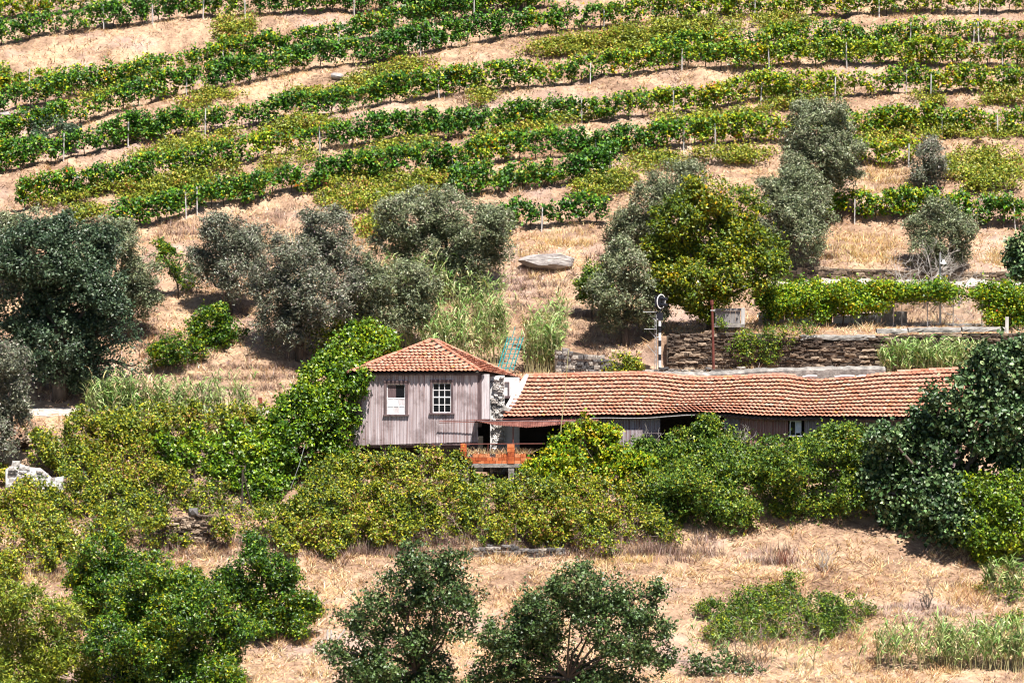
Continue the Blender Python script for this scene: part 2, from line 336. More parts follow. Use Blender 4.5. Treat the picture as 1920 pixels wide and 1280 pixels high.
# ------------------------------------------------------------------ the hillside
nx, ny = len(xs), len(ys)
gv = np.stack([GX, GY, GZ], -1).reshape(-1, 3)
ii, jj = np.meshgrid(np.arange(nx-1), np.arange(ny-1), indexing='ij'); a0 = (ii*ny+jj).ravel()
gf = np.stack([a0, a0+ny, a0+ny+1, a0+1], 1)
hill = array_mesh('hillside', gv, gf, None, 'ground', smooth=True); hill['kind'] = 'structure'
def strip(name, mat, x0, x1, ya, yb, lift=.03, dx=.5):
    xx = np.arange(x0, x1+.01, dx); yy = np.linspace(ya, yb, 6); X, Y = np.meshgrid(xx, yy, indexing='ij'); Y = Y+.5*fbm(N2, X*.9, Y*.2+2)
    Z = H(X, Y)+lift+.03*N3(X*4, Y*4); v = np.stack([X, Y, Z], -1).reshape(-1, 3); n = 6
    i, j = np.meshgrid(np.arange(len(xx)-1), np.arange(n-1), indexing='ij'); a = (i*n+j).ravel()
    o = array_mesh(name, v, np.stack([a, a+n, a+n+1, a+1], 1), None, mat, smooth=True); o['kind'] = 'structure'; return o
strip('path', 'gravel', -42, -12.5, 6.3, 8.9)
strip('track_ledge', 'gravel', 8.5, 40, 25.9, 27.9)

# ------------------------------------------------------------------ palettes (linear albedo)
G = dict(
 vine=[(4, (.022,.07,.014)), (4, (.05,.13,.024)), (3, (.10,.20,.035)), (1.3, (.20,.26,.045)), (.5, (.34,.28,.04)), (.15, (.30,.10,.03))],
 vine_y=[(1, (.035,.095,.018)), (3, (.085,.17,.03)), (4, (.18,.25,.04)), (3, (.33,.32,.05)), (1, (.42,.27,.05)), (.5, (.33,.09,.035))],
 weed=[(2, (.085,.13,.025)), (4, (.15,.2,.03)), (4, (.24,.26,.04)), (2, (.33,.27,.06)), (1, (.34,.16,.07)), (.5, (.3,.09,.05))],
 olive=[(2, (.085,.105,.055)), (4, (.145,.17,.09)), (3.5, (.22,.245,.14)), (1.6, (.32,.33,.22)), (.9, (.19,.16,.12))],
 olive_p=[(2, (.09,.10,.065)), (4, (.15,.165,.105)), (3, (.215,.225,.155)), (1.8, (.24,.205,.175)), (1.3, (.33,.335,.25))],
 oak=[(3, (.03,.055,.03)), (4, (.055,.09,.048)), (3, (.095,.135,.075)), (1, (.17,.21,.13))],
 dark=[(3, (.022,.06,.014)), (3.5, (.045,.10,.018)), (2.6, (.09,.155,.025)), (2.0, (.19,.23,.03)), (1.2, (.33,.31,.035))],
 poplar=[(3, (.035,.065,.022)), (4, (.06,.105,.032)), (3, (.10,.15,.05)), (1, (.2,.23,.11))],
 ivy=[(3, (.035,.085,.014)), (4, (.08,.15,.02)), (4, (.15,.22,.028)), (2.2, (.27,.32,.055)), (.6, (.36,.32,.05))],
 bramble=[(3, (.045,.085,.018)), (3.5, (.095,.14,.024)), (3.6, (.18,.21,.03)), (2.6, (.32,.3,.045)), (1.2, (.28,.16,.06)), (1.0, (.16,.08,.055))],
 bramble_g=[(3, (.035,.08,.016)), (4, (.075,.135,.026)), (3, (.145,.2,.034)), (1.7, (.26,.28,.045)), (.8, (.26,.16,.06))],
 yellow=[(3, (.05,.09,.02)), (4.5, (.10,.145,.03)), (3, (.19,.21,.035)), (1.5, (.33,.29,.04)), (1.0, (.42,.24,.045))],
 fig=[(3, (.025,.055,.02)), (4, (.05,.092,.034)), (3, (.10,.15,.062)), (1.8, (.21,.265,.13))],
 lime=[(3, (.045,.09,.014)), (4, (.10,.165,.02)), (3.5, (.19,.245,.028)), (1.5, (.33,.33,.04))],
 reed=[(2, (.10,.19,.06)), (4, (.19,.29,.10)), (4, (.32,.4,.19)), (2, (.46,.48,.28)), (1, (.5,.42,.25))],
 willow=[(2, (.07,.12,.025)), (4, (.14,.19,.04)), (3, (.25,.27,.06)), (1, (.4,.4,.2))],
 gold=[(2, (.42,.24,.08)), (4, (.6,.4,.16)), (3, (.7,.52,.27)), (1, (.76,.62,.4))],
 brush=[(3, (.13,.075,.055)), (4, (.24,.155,.12)), (3, (.36,.26,.21)), (1.5, (.46,.36,.33))],
 straw=[(1.4, (.24,.12,.065)), (2, (.4,.235,.13)), (4, (.58,.38,.19)), (4, (.68,.49,.28)), (2.5, (.78,.63,.44)), (1.0, (.52,.38,.33))],
)

for k_ in G:
    sat, gain = {'straw': (.97, 1.12), 'gold': (1.0, 1.0), 'brush': (1.0, 1.0), 'weed': (1.1, 1.0), 'fig': (1.1, 1.1), 'olive': (1.12, .88), 'olive_p': (1.0, .88), 'oak': (1.15, .9), 'bramble': (1.12, 1.05), 'bramble_g': (1.15, .98), 'poplar': (1.15, .88)}.get(k_, (1.22, 1.0))
    out_ = []
    for i_, (w_, c_) in enumerate(G[k_]):
        if k_ not in ('straw', 'gold', 'brush', 'reed') and i_ < 2: c_ = tuple(v*.82 for v in c_)
        l_ = .25*c_[0]+.65*c_[1]+.1*c_[2]; out_.append((w_, tuple(max(.004, (l_+(v-l_)*sat)*gain) for v in c_)))
    G[k_] = out_
# ------------------------------------------------------------------ dry grass
def blades(name, base, hgt, wid, lean, cols, mat, parent=None):
    n = len(base); a = rng.random(n)*2*math.pi; side = np.stack([np.cos(a), np.sin(a), np.zeros(n)], 1)*wid[:, None]*.5
    tip = base+np.stack([lean[:, 0], lean[:, 1], hgt], 1)
    v = np.stack([base-side, base+side, tip], 1).reshape(-1, 3); cols = np.clip(cols*(.75+.5*rng.random((n, 1))), 0, .85); return array_mesh(name, v, np.arange(n*3).reshape(n, 3), parent, mat, cols)
NT = 190000
gx = rng.uniform(-38, 38, NT); gy = np.concatenate([rng.uniform(-30, -5, int(NT*.42)), rng.uniform(4, 70, NT-int(NT*.42))])
ok = ~((gx < -12) & (gy > 6.0) & (gy < 9.2)) & ~((gx > -9.3) & (gx < 26) & (gy > -2) & (gy < 9.9)) & ~((gx > 8) & (gy > 25.7) & (gy < 28.4)) & ~((gx > 7.5) & (gy > 14.2) & (gy < 15.4))
ok &= np.abs(gx) < (gy+200)/7200*960+4
ok &= fbm(N5, gx*.5, gy*.5) > -.42+.5*(rng.random(NT)-.5)
gx, gy = gx[ok], gy[ok]; n = len(gx); K = 3
bx = np.repeat(gx, K)+rng.normal(size=n*K)*.10; by = np.repeat(gy, K)+rng.normal(size=n*K)*.10
tall = .75+.9*fbm(N1, bx*.45+3, by*.45); tall = np.clip(tall, .3, 1.6)
hg = (.16+.34*rng.random(n*K))*tall*np.clip(.75+1.5*fbm(N4, bx*1.7, by*1.7), .3, 2.2)*np.where(by < 0, .85, np.where(by > 31, .7, .9))
ln = rng.normal(size=(n*K, 2))*np.where(by > 15, .3, .34)[:, None]*tall[:, None]+np.stack([np.full(n*K, .05), np.full(n*K, -.08)], 1)
bp = np.stack([bx, by, H(bx, by)-.03], 1)
pt = np.clip(fbm(N3, bx*.3, by*.3)*.9, -.6, .6)
gc = pick_cols(G['straw'], n*K, bp, .12, pt)
br = np.clip((fbm(N2, bx*.55+9, by*.7)+.25*fbm(N5, bx*1.9, by*1.9)-.10)*2.2, 0, .8)*np.where(by > 9, 1, .45)
bsel = rng.random(n*K) < br; gc[bsel] = pick_cols(G['brush'], int(bsel.sum())); hg = np.where(bsel, hg*1.25, hg)
go = blades('dry_grass', bp, hg, .025+.045*rng.random(n*K), ln, gc, 'straw'); tag(go, 'dry straw grass covering the hillside banks and the field', 'grass', kind='stuff')

# ------------------------------------------------------------------ weeds on the banks
def scatter_ellipses(ells, dens):
    out = []
    for (cx, cy, rx, ry, sl_) in ells:
        n = int(dens*math.pi*rx*ry/400)
        r = np.sqrt(rng.random(n)); a = rng.random(n)*2*math.pi; ex = cx+rx*r*np.cos(a); ey = cy+ry*r*np.sin(a)-(ex-cx)*sl_
        edge = fbm(N5, ex*.02, ey*.05)*.9+.35
        k = (rng.random(n) > r**2.6*.95) & (edge > -.05+.35*rng.random(n)); out.append(cast(ex[k], ey[k], H, 24, 100, .25))
    return np.concatenate(out)
WE = [(1060,90,95,20,.15),(1180,75,120,26,.16),(1300,55,120,26,.12),(1410,45,110,22,.05),(440,55,42,34,.2),(740,140,95,18,.18),(400,185,80,18,.25),(555,240,75,14,.15),
 (345,278,115,20,.25),(265,362,50,26,.2),(350,345,110,26,.22),(540,310,60,14,.2),(745,282,90,18,.12),(720,362,125,30,.12),(640,380,50,28,0),(920,265,45,14,.1),(1000,250,50,12,.05),
 (1330,225,140,12,.08),(1130,350,70,26,.15),(1250,305,100,18,.12),(1390,290,70,20,.05),(1735,190,38,18,0),(1880,185,50,18,0),(1750,250,38,18,0),(1850,325,90,46,-.05),(1480,45,60,16,.05),
 (200,172,60,12,.3),(905,185,30,14,.1),(1660,262,60,16,0),(840,330,70,12,.1),(680,175,50,8,.2),(1180,100,60,14,.15),(160,405,40,14,.1),(700,430,40,24,.1),(1500,200,80,9,.05)]
WE += [(x_, y_+38, 110, 11, sl_) for (x_, y_, sl_) in ((150,330,.2),(420,325,.2),(650,300,.12),(560,210,.15),(850,200,.1),(1050,190,.1),(1500,140,.02),(1700,200,0),(1150,240,.08),(300,205,.25),(620,140,.15),(1000,300,.08),(1850,215,0),(1600,60,.02))]
wp = scatter_ellipses(WE, 30.0); K = 20; n = len(wp)*K
q = np.repeat(wp, K, 0)+rng.normal(size=(n, 3))*np.array([.24, .24, .13]); q[:, 2] = np.maximum(q[:, 2], H(q[:, 0], q[:, 1]))+.04+(.06+.34*rng.random(n))*np.clip(.9+1.4*fbm(N4, q[:, 0]*1.1, q[:, 1]*1.1), .2, 1.8)
nr = rng.normal(size=(n, 3))+np.array([.1, -.5, .9])
wo = leaves('weeds', q, nr, .12+.09*rng.random(n), pick_cols(G['weed'], n, q), 'leaf', None); tag(wo, 'low yellow green weeds spreading over the terrace banks', 'weeds', kind='stuff')

# ------------------------------------------------------------------ vine rows
def vtrunk(seed):
    r = random.Random(seed); q = MB(); p = np.zeros(3); pts = [p.copy()]
    for i in range(4): p = p+np.array((r.uniform(-.06, .06), r.uniform(-.05, .05), .17)); pts.append(p.copy())
    q.tube(pts, [.045, .036, .032, .03, .04], 5); me = q.mesh('trunk'); me.materials.append(M['vinewood']); return me
VTR = [vtrunk(s) for s in range(4)]
pm = MB(); pm.box((-.034, -.03, -.1), (.034, .03, 1.65)); pm.box((-.038, -.034, 1.65), (.038, .034, 1.68)); POST = pm.mesh('post'); POST.materials.append(M['post'])
POSTS = {'a0': [99], 'a1': [198, 292, 383, 462, 666], 'b2': [420, 640, 890], 'c': [792, 1127, 1270, 1410, 350, 1640, 1830], 'd': [248, 127, 385, 826, 1103, 1277, 1583, 1873, 1440],
         'd2': [1565, 1818, 1830, 1700], 'e': [600, 1090, 1690, 1744, 1563, 1258, 1420], 'f': [374, 350, 1118, 1338, 1280, 1560, 1761, 1865, 850], 'g': [854, 1143], 'g2': [1700], 'h': [1015], 'h2': [1600, 1900], 'b1': [60]}
VL = {
 'a0': 'sparse yellowing vine row cut by the top left corner of the picture',
 'a1': 'green vine row along the top edge, above the broad bare straw bank',
 'b1': 'short yellowish vine row at the left border below the bare straw bank',
 'b2': 'long dark green vine row directly below the broad bare straw bank',
 'c': 'long vine row second below the bare bank, reaching the top right corner',
 'd': 'long vine row in the middle of the slope with a dark shadow line beneath',
 'd2': 'short vine row paired just above the long one at the upper right',
 'e': 'long vine row starting with a rounded dark end at the left, above the oak',
 'f': 'lowest long vine row, passing behind the tall olive tree',
 'g': 'short dense dark green vine row tapering to a point above the golden bank',
 'g2': 'little yellow green vine row right of the tall olive tree',
 'h': 'short vine row right above the boulder and golden grass',
 'h2': 'dark vine row at the right above the golden grass bank and bare shrubs',
}
for key in ROWS:
    rr = np.array(ROWS[key], float); rpx = np.linspace(rr[0, 0], rr[-1, 0], 240)
    wpts = cast(rpx, np.interp(rpx, rr[:, 0], rr[:, 1])+HALF, H, 24, 110, .15)
    ker = np.ones(9)/9; yy = np.convolve(np.pad(wpts[:, 1], 4, mode='edge'), ker, 'valid'); wpts[:, 1] = yy; wpts[:, 2] = H(wpts[:, 0], yy)
    seg = np.linalg.norm(np.diff(wpts[:, :2], axis=0), axis=1); s = np.concatenate([[0], np.cumsum(seg)]); Ltot = s[-1]
    at_s = lambda t: np.stack([np.interp(t, s, wpts[:, i]) for i in range(3)], 1)
    mid = at_s(np.array([Ltot/2]))[0]
    t = thing('vine_row', VL[key], 'vine row', (mid[0], mid[1], float(H(mid[0], mid[1]))), 'trellised vine rows on the slope')
    seedk = sum(map(ord, key))*1.7
    # each plant is a lump on the row; clumps of leaves on every plant
    pl = np.arange(.3, Ltot, 1.05); pl = pl+rng.normal(size=len(pl))*.1
    pxp = 960+7200*at_s(pl)[:, 0]/(at_s(pl)[:, 1]+200.8)
    vig = np.clip(1.0+.9*fbm(N2, pl*.16+seedk, np.full(len(pl), seedk))+.2*rng.normal(size=len(pl)), .45, 1.6)
    vig *= np.where(pxp > 1150, .9, 1.0)*np.where((key in ('c',)) & (pxp > 1060) & (pxp < 1330), .62, 1)*(.62 if key in ('a0', 'b1') else 1)*np.where((key == 'd2') & (pxp > 1740), .55, 1)*np.where((key == 'e') & (pxp > 480) & (pxp < 620), .75, 1)
    cl_t = []; cl_v = []
    for a_, v_ in zip(pl, vig):
        k = int(31*v_)+3; cl_t.append(a_+rng.normal(size=k)*.46); cl_v.append(np.full(k, v_))
    cl_t = np.clip(np.concatenate(cl_t), 0, Ltot); cl_v = np.concatenate(cl_v); nc = len(cl_t)
    cpos = at_s(cl_t); top = .85+.95*np.sqrt(cl_v); cz = .42+(top-.42)*rng.random(nc)**.8
    cpos = cpos+np.stack([np.zeros(nc), rng.normal(size=nc)*.2, cz], 1); cpos[:, 2] = H(cpos[:, 0], at_s(cl_t)[:, 1])+cz
    K = 20; n = nc*K; q = np.repeat(cpos, K, 0)+rng.normal(size=(n, 3))*np.array([.15, .14, .13])
    shoot = rng.random(n) < .03; q[shoot, 2] += rng.random(shoot.sum())*.25
    nr = rng.normal(size=(n, 3))*.75+np.array([.05, -.5, .8]); vk = (fbm(N5, q[:, 0]*1.5+seedk, q[:, 2]*1.7+q[:, 1]*.9) > -.36) | (rng.random(n) < .2); q, nr = q[vk], nr[vk]; n = len(q); shoot = None
    pxq = 960+7200*q[:, 0]/(q[:, 1]+200.8); yel = np.clip((pxq-1050)/600, 0, .55)+fbm(N5, q[:, 0]*.16+seedk, q[:, 1]*.1)*.7+(.45 if key in ('a0', 'b1', 'g2') else 0)-(.4 if key in ('g', 'h2', 'h') else 0)
    yel += np.where((key == 'e') & (pxq > 470) & (pxq < 620), .5, 0)
    cA = pick_cols(G['vine'], n, q); cB = pick_cols(G['vine_y'], n, q); sel = (rng.random(n) < np.clip(yel+.12, 0, 1))[:, None]
    leaves('foliage', q, nr, .13+.09*rng.random(n), np.where(sel, cB, cA), 'leaf', t, .85)
    for i, a_ in enumerate(pl):
        p = at_s(np.array([a_]))[0]; o = bpy.data.objects.new('trunk', VTR[i % 4]); link(o, t)
        o.location = Vector((p[0], p[1], float(H(p[0], p[1]))-.03))-t.location; o.rotation_euler = (0, 0, random.random()*6); o.scale = (1, 1, random.uniform(.8, 1.15))
    for ppx in POSTS.get(key, []):
        j = int(np.argmin(np.abs(960+7200*wpts[:, 0]/(wpts[:, 1]+200.8)-ppx))); p = wpts[j]; o = bpy.data.objects.new('post', POST); link(o, t)
        yy_ = p[1]-.32; o.location = Vector((p[0], yy_, float(H(p[0], yy_))))-t.location; o.rotation_euler = (random.uniform(-.03, .03), random.uniform(-.05, .05), random.uniform(0, 1)); o.scale = (1, 1, random.uniform(.85, 1.05))

# ================================================================== buildings
def tile_mesh(w, l, name='tile', seed=0):
    """one interlocking clay tile: a wide roll and a flat pan, real thickness; lower edge at y=0, proud of the roof plane"""
    xs_ = [0, .1, .22, .36, .48, .6, .86, 1.0]; zs = [.010, .032, .043, .038, .02, .008, .006, .010]
    V = []; F = []; n = len(xs_); T = .022
    for yy_, lift in ((0, .115), (l*1.06, .012)):
        for a_, z in zip(xs_, zs): V.append((a_*w, yy_, z+lift))
    for a_, z in zip(xs_, zs): V.append((a_*w, .004, z+.115-T))
    for i in range(n-1): F.append((i, i+1, n+i+1, n+i)); F.append((2*n+i, 2*n+i+1, i+1, i))
    return np.array(V, float), F
def tile_roof(thing_, roof, Pf, rows, width_of, tw, keep, label_rows=True, skip=None):
    """Pf(s, r): roof point at s metres along the row r (0..rows); tiles as objects for the first `keep`, the rest joined"""
    TV, TF = tile_mesh(1.0, 1.0); count = 0; MV = []; MF = []; MR = []
    me = None
    for r in range(rows):
        s0, s1 = width_of(r+.5); nt_ = max(1, int(round((s1-s0)/tw)))
        for k in range(nt_):
            sa = s0+(s1-s0)*k/nt_; sb = s0+(s1-s0)*(k+1)/nt_
            o_ = Pf(sa, r); ux = Pf(sb, r)-o_; vy = Pf(sa, r+1)-o_
            if skip and skip(o_): continue
            nz = np.cross(ux, vy); nz = nz/np.linalg.norm(nz); jit = random.uniform(-.012, .014)
            jy = random.uniform(-.02, .02)
            if count < keep:
                if me is None:
                    me = bpy.data.meshes.new('tile'); me.from_pydata([tuple(v) for v in TV], [], TF); me.materials.append(M['tile'])
                o = bpy.data.objects.new('tile', me); link(o, roof)
                mt = Matrix.Identity(4)
                for i in range(3): mt[i][0] = ux[i]*1.03; mt[i][1] = vy[i]; mt[i][2] = nz[i]
                pos = o_+nz*jit+vy*jy-woff(roof)
                for i in range(3): mt[i][3] = pos[i]
                o.matrix_basis = mt
            else:
                V = o_+TV[:, :1]*ux*1.03+(TV[:, 1:2]+jy)*vy+(TV[:, 2:]+jit)*nz; n0 = len(MV)*len(TV)
                MV.append(V); MF += [tuple(i+n0 for i in f) for f in TF]; MR += [random.random()]*len(TF)
            count += 1
    if MV:
        o = array_mesh('tile_field', np.concatenate(MV), np.array(MF), roof, 'tile_mass', np.array(MR), attr='rnd'); o['kind'] = 'stuff'
    return count
def deck(name, pts, mat, parent, drop=.03, thick=.05):
    p = [np.asarray(q, float) for q in pts]; n = np.cross(p[1]-p[0], p[2]-p[0]); n = n/np.linalg.norm(n); n = n if n[2] > 0 else -n
    a = [q-n*drop for q in p]; b_ = [q-n*(drop+thick) for q in p]; k = len(p); q = MB()
    q.add(a+b_, [tuple(range(k)), tuple(range(2*k-1, k-1, -1))]+[(i, (i+1) % k, k+(i+1) % k, k+i) for i in range(k)]); return q.build(name, mat, parent)
def ridge_caps(parent, pts, r=.11, step=.36, mat='tile'):
    pts = [np.asarray(p, float) for p in pts]; sg = [np.linalg.norm(pts[i+1]-pts[i]) for i in range(len(pts)-1)]; tot = sum(sg); cum = np.concatenate([[0], np.cumsum(sg)])
    def pt(t): return np.array([np.interp(t, cum, [p[i] for p in pts]) for i in range(3)])
    k = int(tot/step)
    for i in range(k):
        a, b_ = pt(tot*i/k), pt(min(tot, tot*(i+1.12)/k)); d = unit(b_-a); sd = unit(np.cross(d, (0, 0, 1))); up = np.cross(sd, d); q = MB(); V = []; n = 6
        for (c, rr) in ((a, r*1.1), (b_, r*.9)):
            for j in range(n+1):
                an = math.pi*j/n; V.append(c+sd*math.cos(an)*rr+up*(math.sin(an)*rr-.02+random.uniform(-.004, .004)))
        m_ = n+1; F = [(j, j+1, m_+j+1, m_+j) for j in range(n)]+[tuple(range(m_-1, -1, -1))]
        q.add(V, F); q.build('ridge_tile', mat, parent, origin=a)
def corrug(x0, x1, z0, z1, Y, pitch=.076, amp=.011, wob=0):
    """front-facing corrugated sheet"""
    q = MB(); n = max(6, int((x1-x0)/pitch*6)); X = np.linspace(x0, x1, n+1); yy_ = Y+amp*np.cos((X)/pitch*2*math.pi)
    V = [(a, b_, z0+random.uniform(-wob, wob)) for a, b_ in zip(X, yy_)]+[(a, b_, z1) for a, b_ in zip(X, yy_)]+[(a, b_+.006, z0) for a, b_ in zip(X, yy_)]+[(a, b_+.006, z1) for a, b_ in zip(X, yy_)]
    m_ = n+1; F = [(i, i+1, m_+i+1, m_+i) for i in range(n)]+[(2*m_+i+1, 2*m_+i, 3*m_+i, 3*m_+i+1) for i in range(n)]+[(2*m_+i, 2*m_+i+1, i+1, i) for i in range(n)]
    q.add(V, F); return q
X = lambda px, Y=0: float(P(px, 700, Y)[0])
Z = lambda py, Y=0: float(P(960, py, Y)[2])

# ------------------------------------------------------------------ farmhouse
hx0, hx1 = X(657), X(896); zb0, zb1 = Z(835), Z(828); ze = Z(703)
house = thing('farmhouse', 'corrugated iron farmhouse with hipped clay tile roof and two white sash windows', 'house', ((hx0+hx1)/2, 2.5, -.7))
FLc, FRc, APX = P(651, 699, -.22), P(903, 697.5, -.22), P(806, 639, 3.0)
BRc = P(977, 711, 6.0); AP2 = P(822, 640.5, 4.2); BLc = P(640, 690, 6.4); BRb = P(930, 690, 6.6)
roof = deck('roof', [FLc, FRc, APX], 'interior', house, .03, .04)
deck('roof_side', [FRc, BRc, AP2, APX], 'interior', house, .03, .04)
deck('roof_back', [BRc, BLc, AP2], 'tile_mass', house, .0, .04); deck('roof_left', [BLc, FLc, APX, AP2], 'tile_mass', house, .0, .04)
NR = 11
def tri_roof(A, B, C, rows):
    def wid(r): v = r/rows; return (0.0, float(np.linalg.norm(B-A)*(1-v)))
    d = unit(B-A)
    def Pf(s_, r): v = r/rows; return A+(C-A)*v+d*s_+np.array((0, 0, -.05*math.sin(math.pi*v)))
    return Pf, wid
Pf, wid = tri_roof(FLc, FRc, APX, NR); tile_roof(house, roof, Pf, NR, wid, .225, 999)
Pf, wid = tri_roof(FRc, BRc, (APX+AP2)/2, 12); tile_roof(house, bpy.data.objects['roof_side'], Pf, 12, wid, .29, 999)
ridge_caps(house, [FLc+(0, 0, .05), APX+(0, 0, .07)], .09); ridge_caps(house, [FRc+(0, 0, .06), APX*.5+AP2*.5+(0, 0, .07)], .10); ridge_caps(house, [APX+(0, 0, .08), AP2+(0, 0, .06)], .1)
ridge_caps(house, [BRc+(0, 0, .03), AP2+(0, 0, .05)], .09)
# front wall in sheets, openings left for the windows
wins = [(724, 761, 719, 776), (810, 847, 717, 773)]
edges = list(np.arange(hx0, hx1-.4, .836))+[hx1]
def zbot(x): return zb0+(zb1-zb0)*(x-hx0)/(hx1-hx0)
for i in range(len(edges)-1):
    a, b_ = edges[i], edges[i+1]; cuts = [(a, b_, None)]
    for (wx0, wx1, wy0, wy1) in wins:
        u0, u1 = X(wx0), X(wx1); nc = []
        for (p, q_, hole) in cuts:
            if hole or u1 <= p or u0 >= q_: nc.append((p, q_, hole)); continue
            if u0 > p+.02: nc.append((p, u0, None))
            nc.append((max(p, u0), min(q_, u1), (wy0, wy1)))
            if u1 < q_-.02: nc.append((u1, q_, None))
        cuts = nc
    yo = .006*(i % 2)
    sheet = MB()
    for (p, q_, hole) in cuts:
        zz = [(zbot((p+q_)/2), ze)] if not hole else [(zbot((p+q_)/2), Z(hole[1])), (Z(hole[0]), ze)]
        for (z0, z1) in zz:
            c = corrug(p, q_, z0, z1, yo, wob=.006); sheet.add(c.v, c.f)
    sheet.build('wall_sheet', 'tin', house)
def window(px0, px1, py0, py1, style):
    x0, x1, z1, z0 = X(px0), X(px1), Z(py0), Z(py1); dk = 'wood_dark'; zm = z0+(z1-z0)*.5
    fr = MB(); t_ = .09
    fr.box((x0-t_, -.05, z0-.02), (x0+.03, .1, z1+.09)); fr.box((x1-.03, -.05, z0-.02), (x1+t_, .1, z1+.09)); fr.box((x0+.03, -.05, z1-.02), (x1-.03, .1, z1+.09))
    wn_ = fr.build('window', dk, house)
    boxpart('sill', (x0-.16, -.1, z0-.09), (x1+.16, .1, z0-.02), dk, wn_)
    boxpart('lintel', (x0-.12, -.075, z1+.092), (x1+.12, .06, z1+.15), dk, wn_)
    for (sa, sb, yo, nm) in ((zm, z1-.02, .03, 'upper'), (z0-.02, zm+.04, -.005, 'lower')):
        f = MB(); a0_, a1_ = x0+.03, x1-.03; q_ = .05
        f.box((a0_, yo, sa), (a0_+q_, yo+.04, sb)); f.box((a1_-q_, yo, sa), (a1_, yo+.04, sb)); f.box((a0_+q_, yo, sb-q_), (a1_-q_, yo+.04, sb)); f.box((a0_+q_, yo, sa), (a1_-q_, yo+.04, sa+q_))
        gx0, gx1, gz0, gz1 = a0_+q_, a1_-q_, sa+q_, sb-q_; m_ = .022
        full = style == 'grid' or nm == 'lower'
        ncol, nrow = (3, 2) if style == 'grid' else ((3, 2) if nm == 'lower' else (2, 1))
        if full:
            for i in range(1, ncol): c = gx0+(gx1-gx0)*i/ncol; f.box((c-m_, yo+.003, gz0), (c+m_, yo+.037, gz1))
            for i in range(1, nrow):
                c = gz0+(gz1-gz0)*i/nrow
                for j in range(ncol): f.box((gx0+(gx1-gx0)*j/ncol+(m_ if j else 0), yo+.003, c-m_), (gx0+(gx1-gx0)*(j+1)/ncol-(m_ if j < ncol-1 else 0), yo+.037, c+m_))
        f.build('sash', 'wood_white', wn_)
        for i in range(ncol):
            for j in range(nrow):
                mat = 'glass_dark'
                if style != 'grid': mat = ('curtain' if not (i == 2 and j == 1) and not (i == 1 and j == 0) else 'board') if nm == 'lower' else ('wood_dark' if i == 0 else 'glass_dark')
                boxpart('pane', (gx0+(gx1-gx0)*i/ncol+.001, yo+.015, gz0+(gz1-gz0)*j/nrow+.001), (gx0+(gx1-gx0)*(i+1)/ncol-.001, yo+.022, gz0+(gz1-gz0)*(j+1)/nrow-.001), mat, wn_)
    if style != 'grid':
        boxpart('blind', (x0+.1, .1, zm+.12), (x1-.1, .11, z1-.06), 'greyboard', wn_)
    return wn_
window(*wins[0], 'blind'); window(*wins[1], 'grid')
boxpart('shutter', (X(664), -.06, Z(783)), (X(678), .02, Z(747)), 'wood_dark', house); boxpart('sill', (X(662), -.1, Z(787)), (X(680), .03, Z(784)), 'wood_dark', house)
# floor, inner walls, eaves board, side panel, stone end wall
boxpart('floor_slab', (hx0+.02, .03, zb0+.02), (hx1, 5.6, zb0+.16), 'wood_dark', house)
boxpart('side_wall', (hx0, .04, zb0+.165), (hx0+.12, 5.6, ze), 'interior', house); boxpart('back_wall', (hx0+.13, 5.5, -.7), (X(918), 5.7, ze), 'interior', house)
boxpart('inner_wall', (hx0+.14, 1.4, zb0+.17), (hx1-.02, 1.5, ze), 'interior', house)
boxpart('eaves_board', (hx0-.05, -.15, ze+.015), (X(901), -.11, ze+.13), 'wood_dark', house)
boxpart('soffit', (hx0-.05, -.109, ze+.02), (X(901), .3, ze+.05), 'wood_dark', house)
boxpart('corner_post', (hx1+.005, .0, Z(800)), (X(903), .22, ze), 'wood_dark', house)
for i in range(3):
    a = X(903)+(X(918)-X(903))*i/3; boxpart('board', (a+.004, .16+.01*(i % 2), Z(786)), (a+(X(918)-X(903))/3-.004, .2+.01*(i % 2), Z(702)), 'board', house)
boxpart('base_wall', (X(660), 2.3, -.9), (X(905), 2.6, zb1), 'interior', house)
boxpart('base_plaster', (X(800), 2.1, -.6), (X(868), 2.29, Z(838)), 'concrete', house)
for px in (660, 720, 790, 885): boxpart('prop', (X(px)-.09, .3, -.9), (X(px)+.09, .48, zb1+.02), 'wood_dark', house)
boxpart('floor_beam', (hx0, .25, zb0-.14), (hx1, .45, zb0+.015), 'wood_dark', house)

# ------------------------------------------------------------------ stone builder
def stone_variant(seed):
    r = random.Random(seed); V = []
    for z in (0, 1):
        for (x, y) in ((0, 0), (.5, -.16), (1, 0), (1, 1), (0, 1)):
            V.append((x+r.uniform(-.09, .09), y+r.uniform(-.16, .1)*(1-y), z+r.uniform(-.13, .13)))
    for (x) in (.28, .72): V.append((x+r.uniform(-.1, .1), -.3+r.uniform(-.12, .12), .5+r.uniform(-.2, .2)))
    F = [(0, 1, 10), (1, 6, 10), (6, 5, 10), (5, 0, 10), (1, 2, 11), (2, 7, 11), (7, 6, 11), (6, 1, 11), (2, 3, 8, 7), (4, 0, 5, 9), (5, 6, 7, 8, 9), (4, 3, 2, 1, 0)]
    return V, F
SV = [stone_variant(k) for k in range(8)]; SM = {}
def stone_mesh(k, mat):
    if (k, mat) not in SM:
        me = bpy.data.meshes.new('stone'); me.from_pydata(SV[k][0], [], SV[k][1]); me.materials.append(M[mat]); SM[(k, mat)] = me
    return SM[(k, mat)]
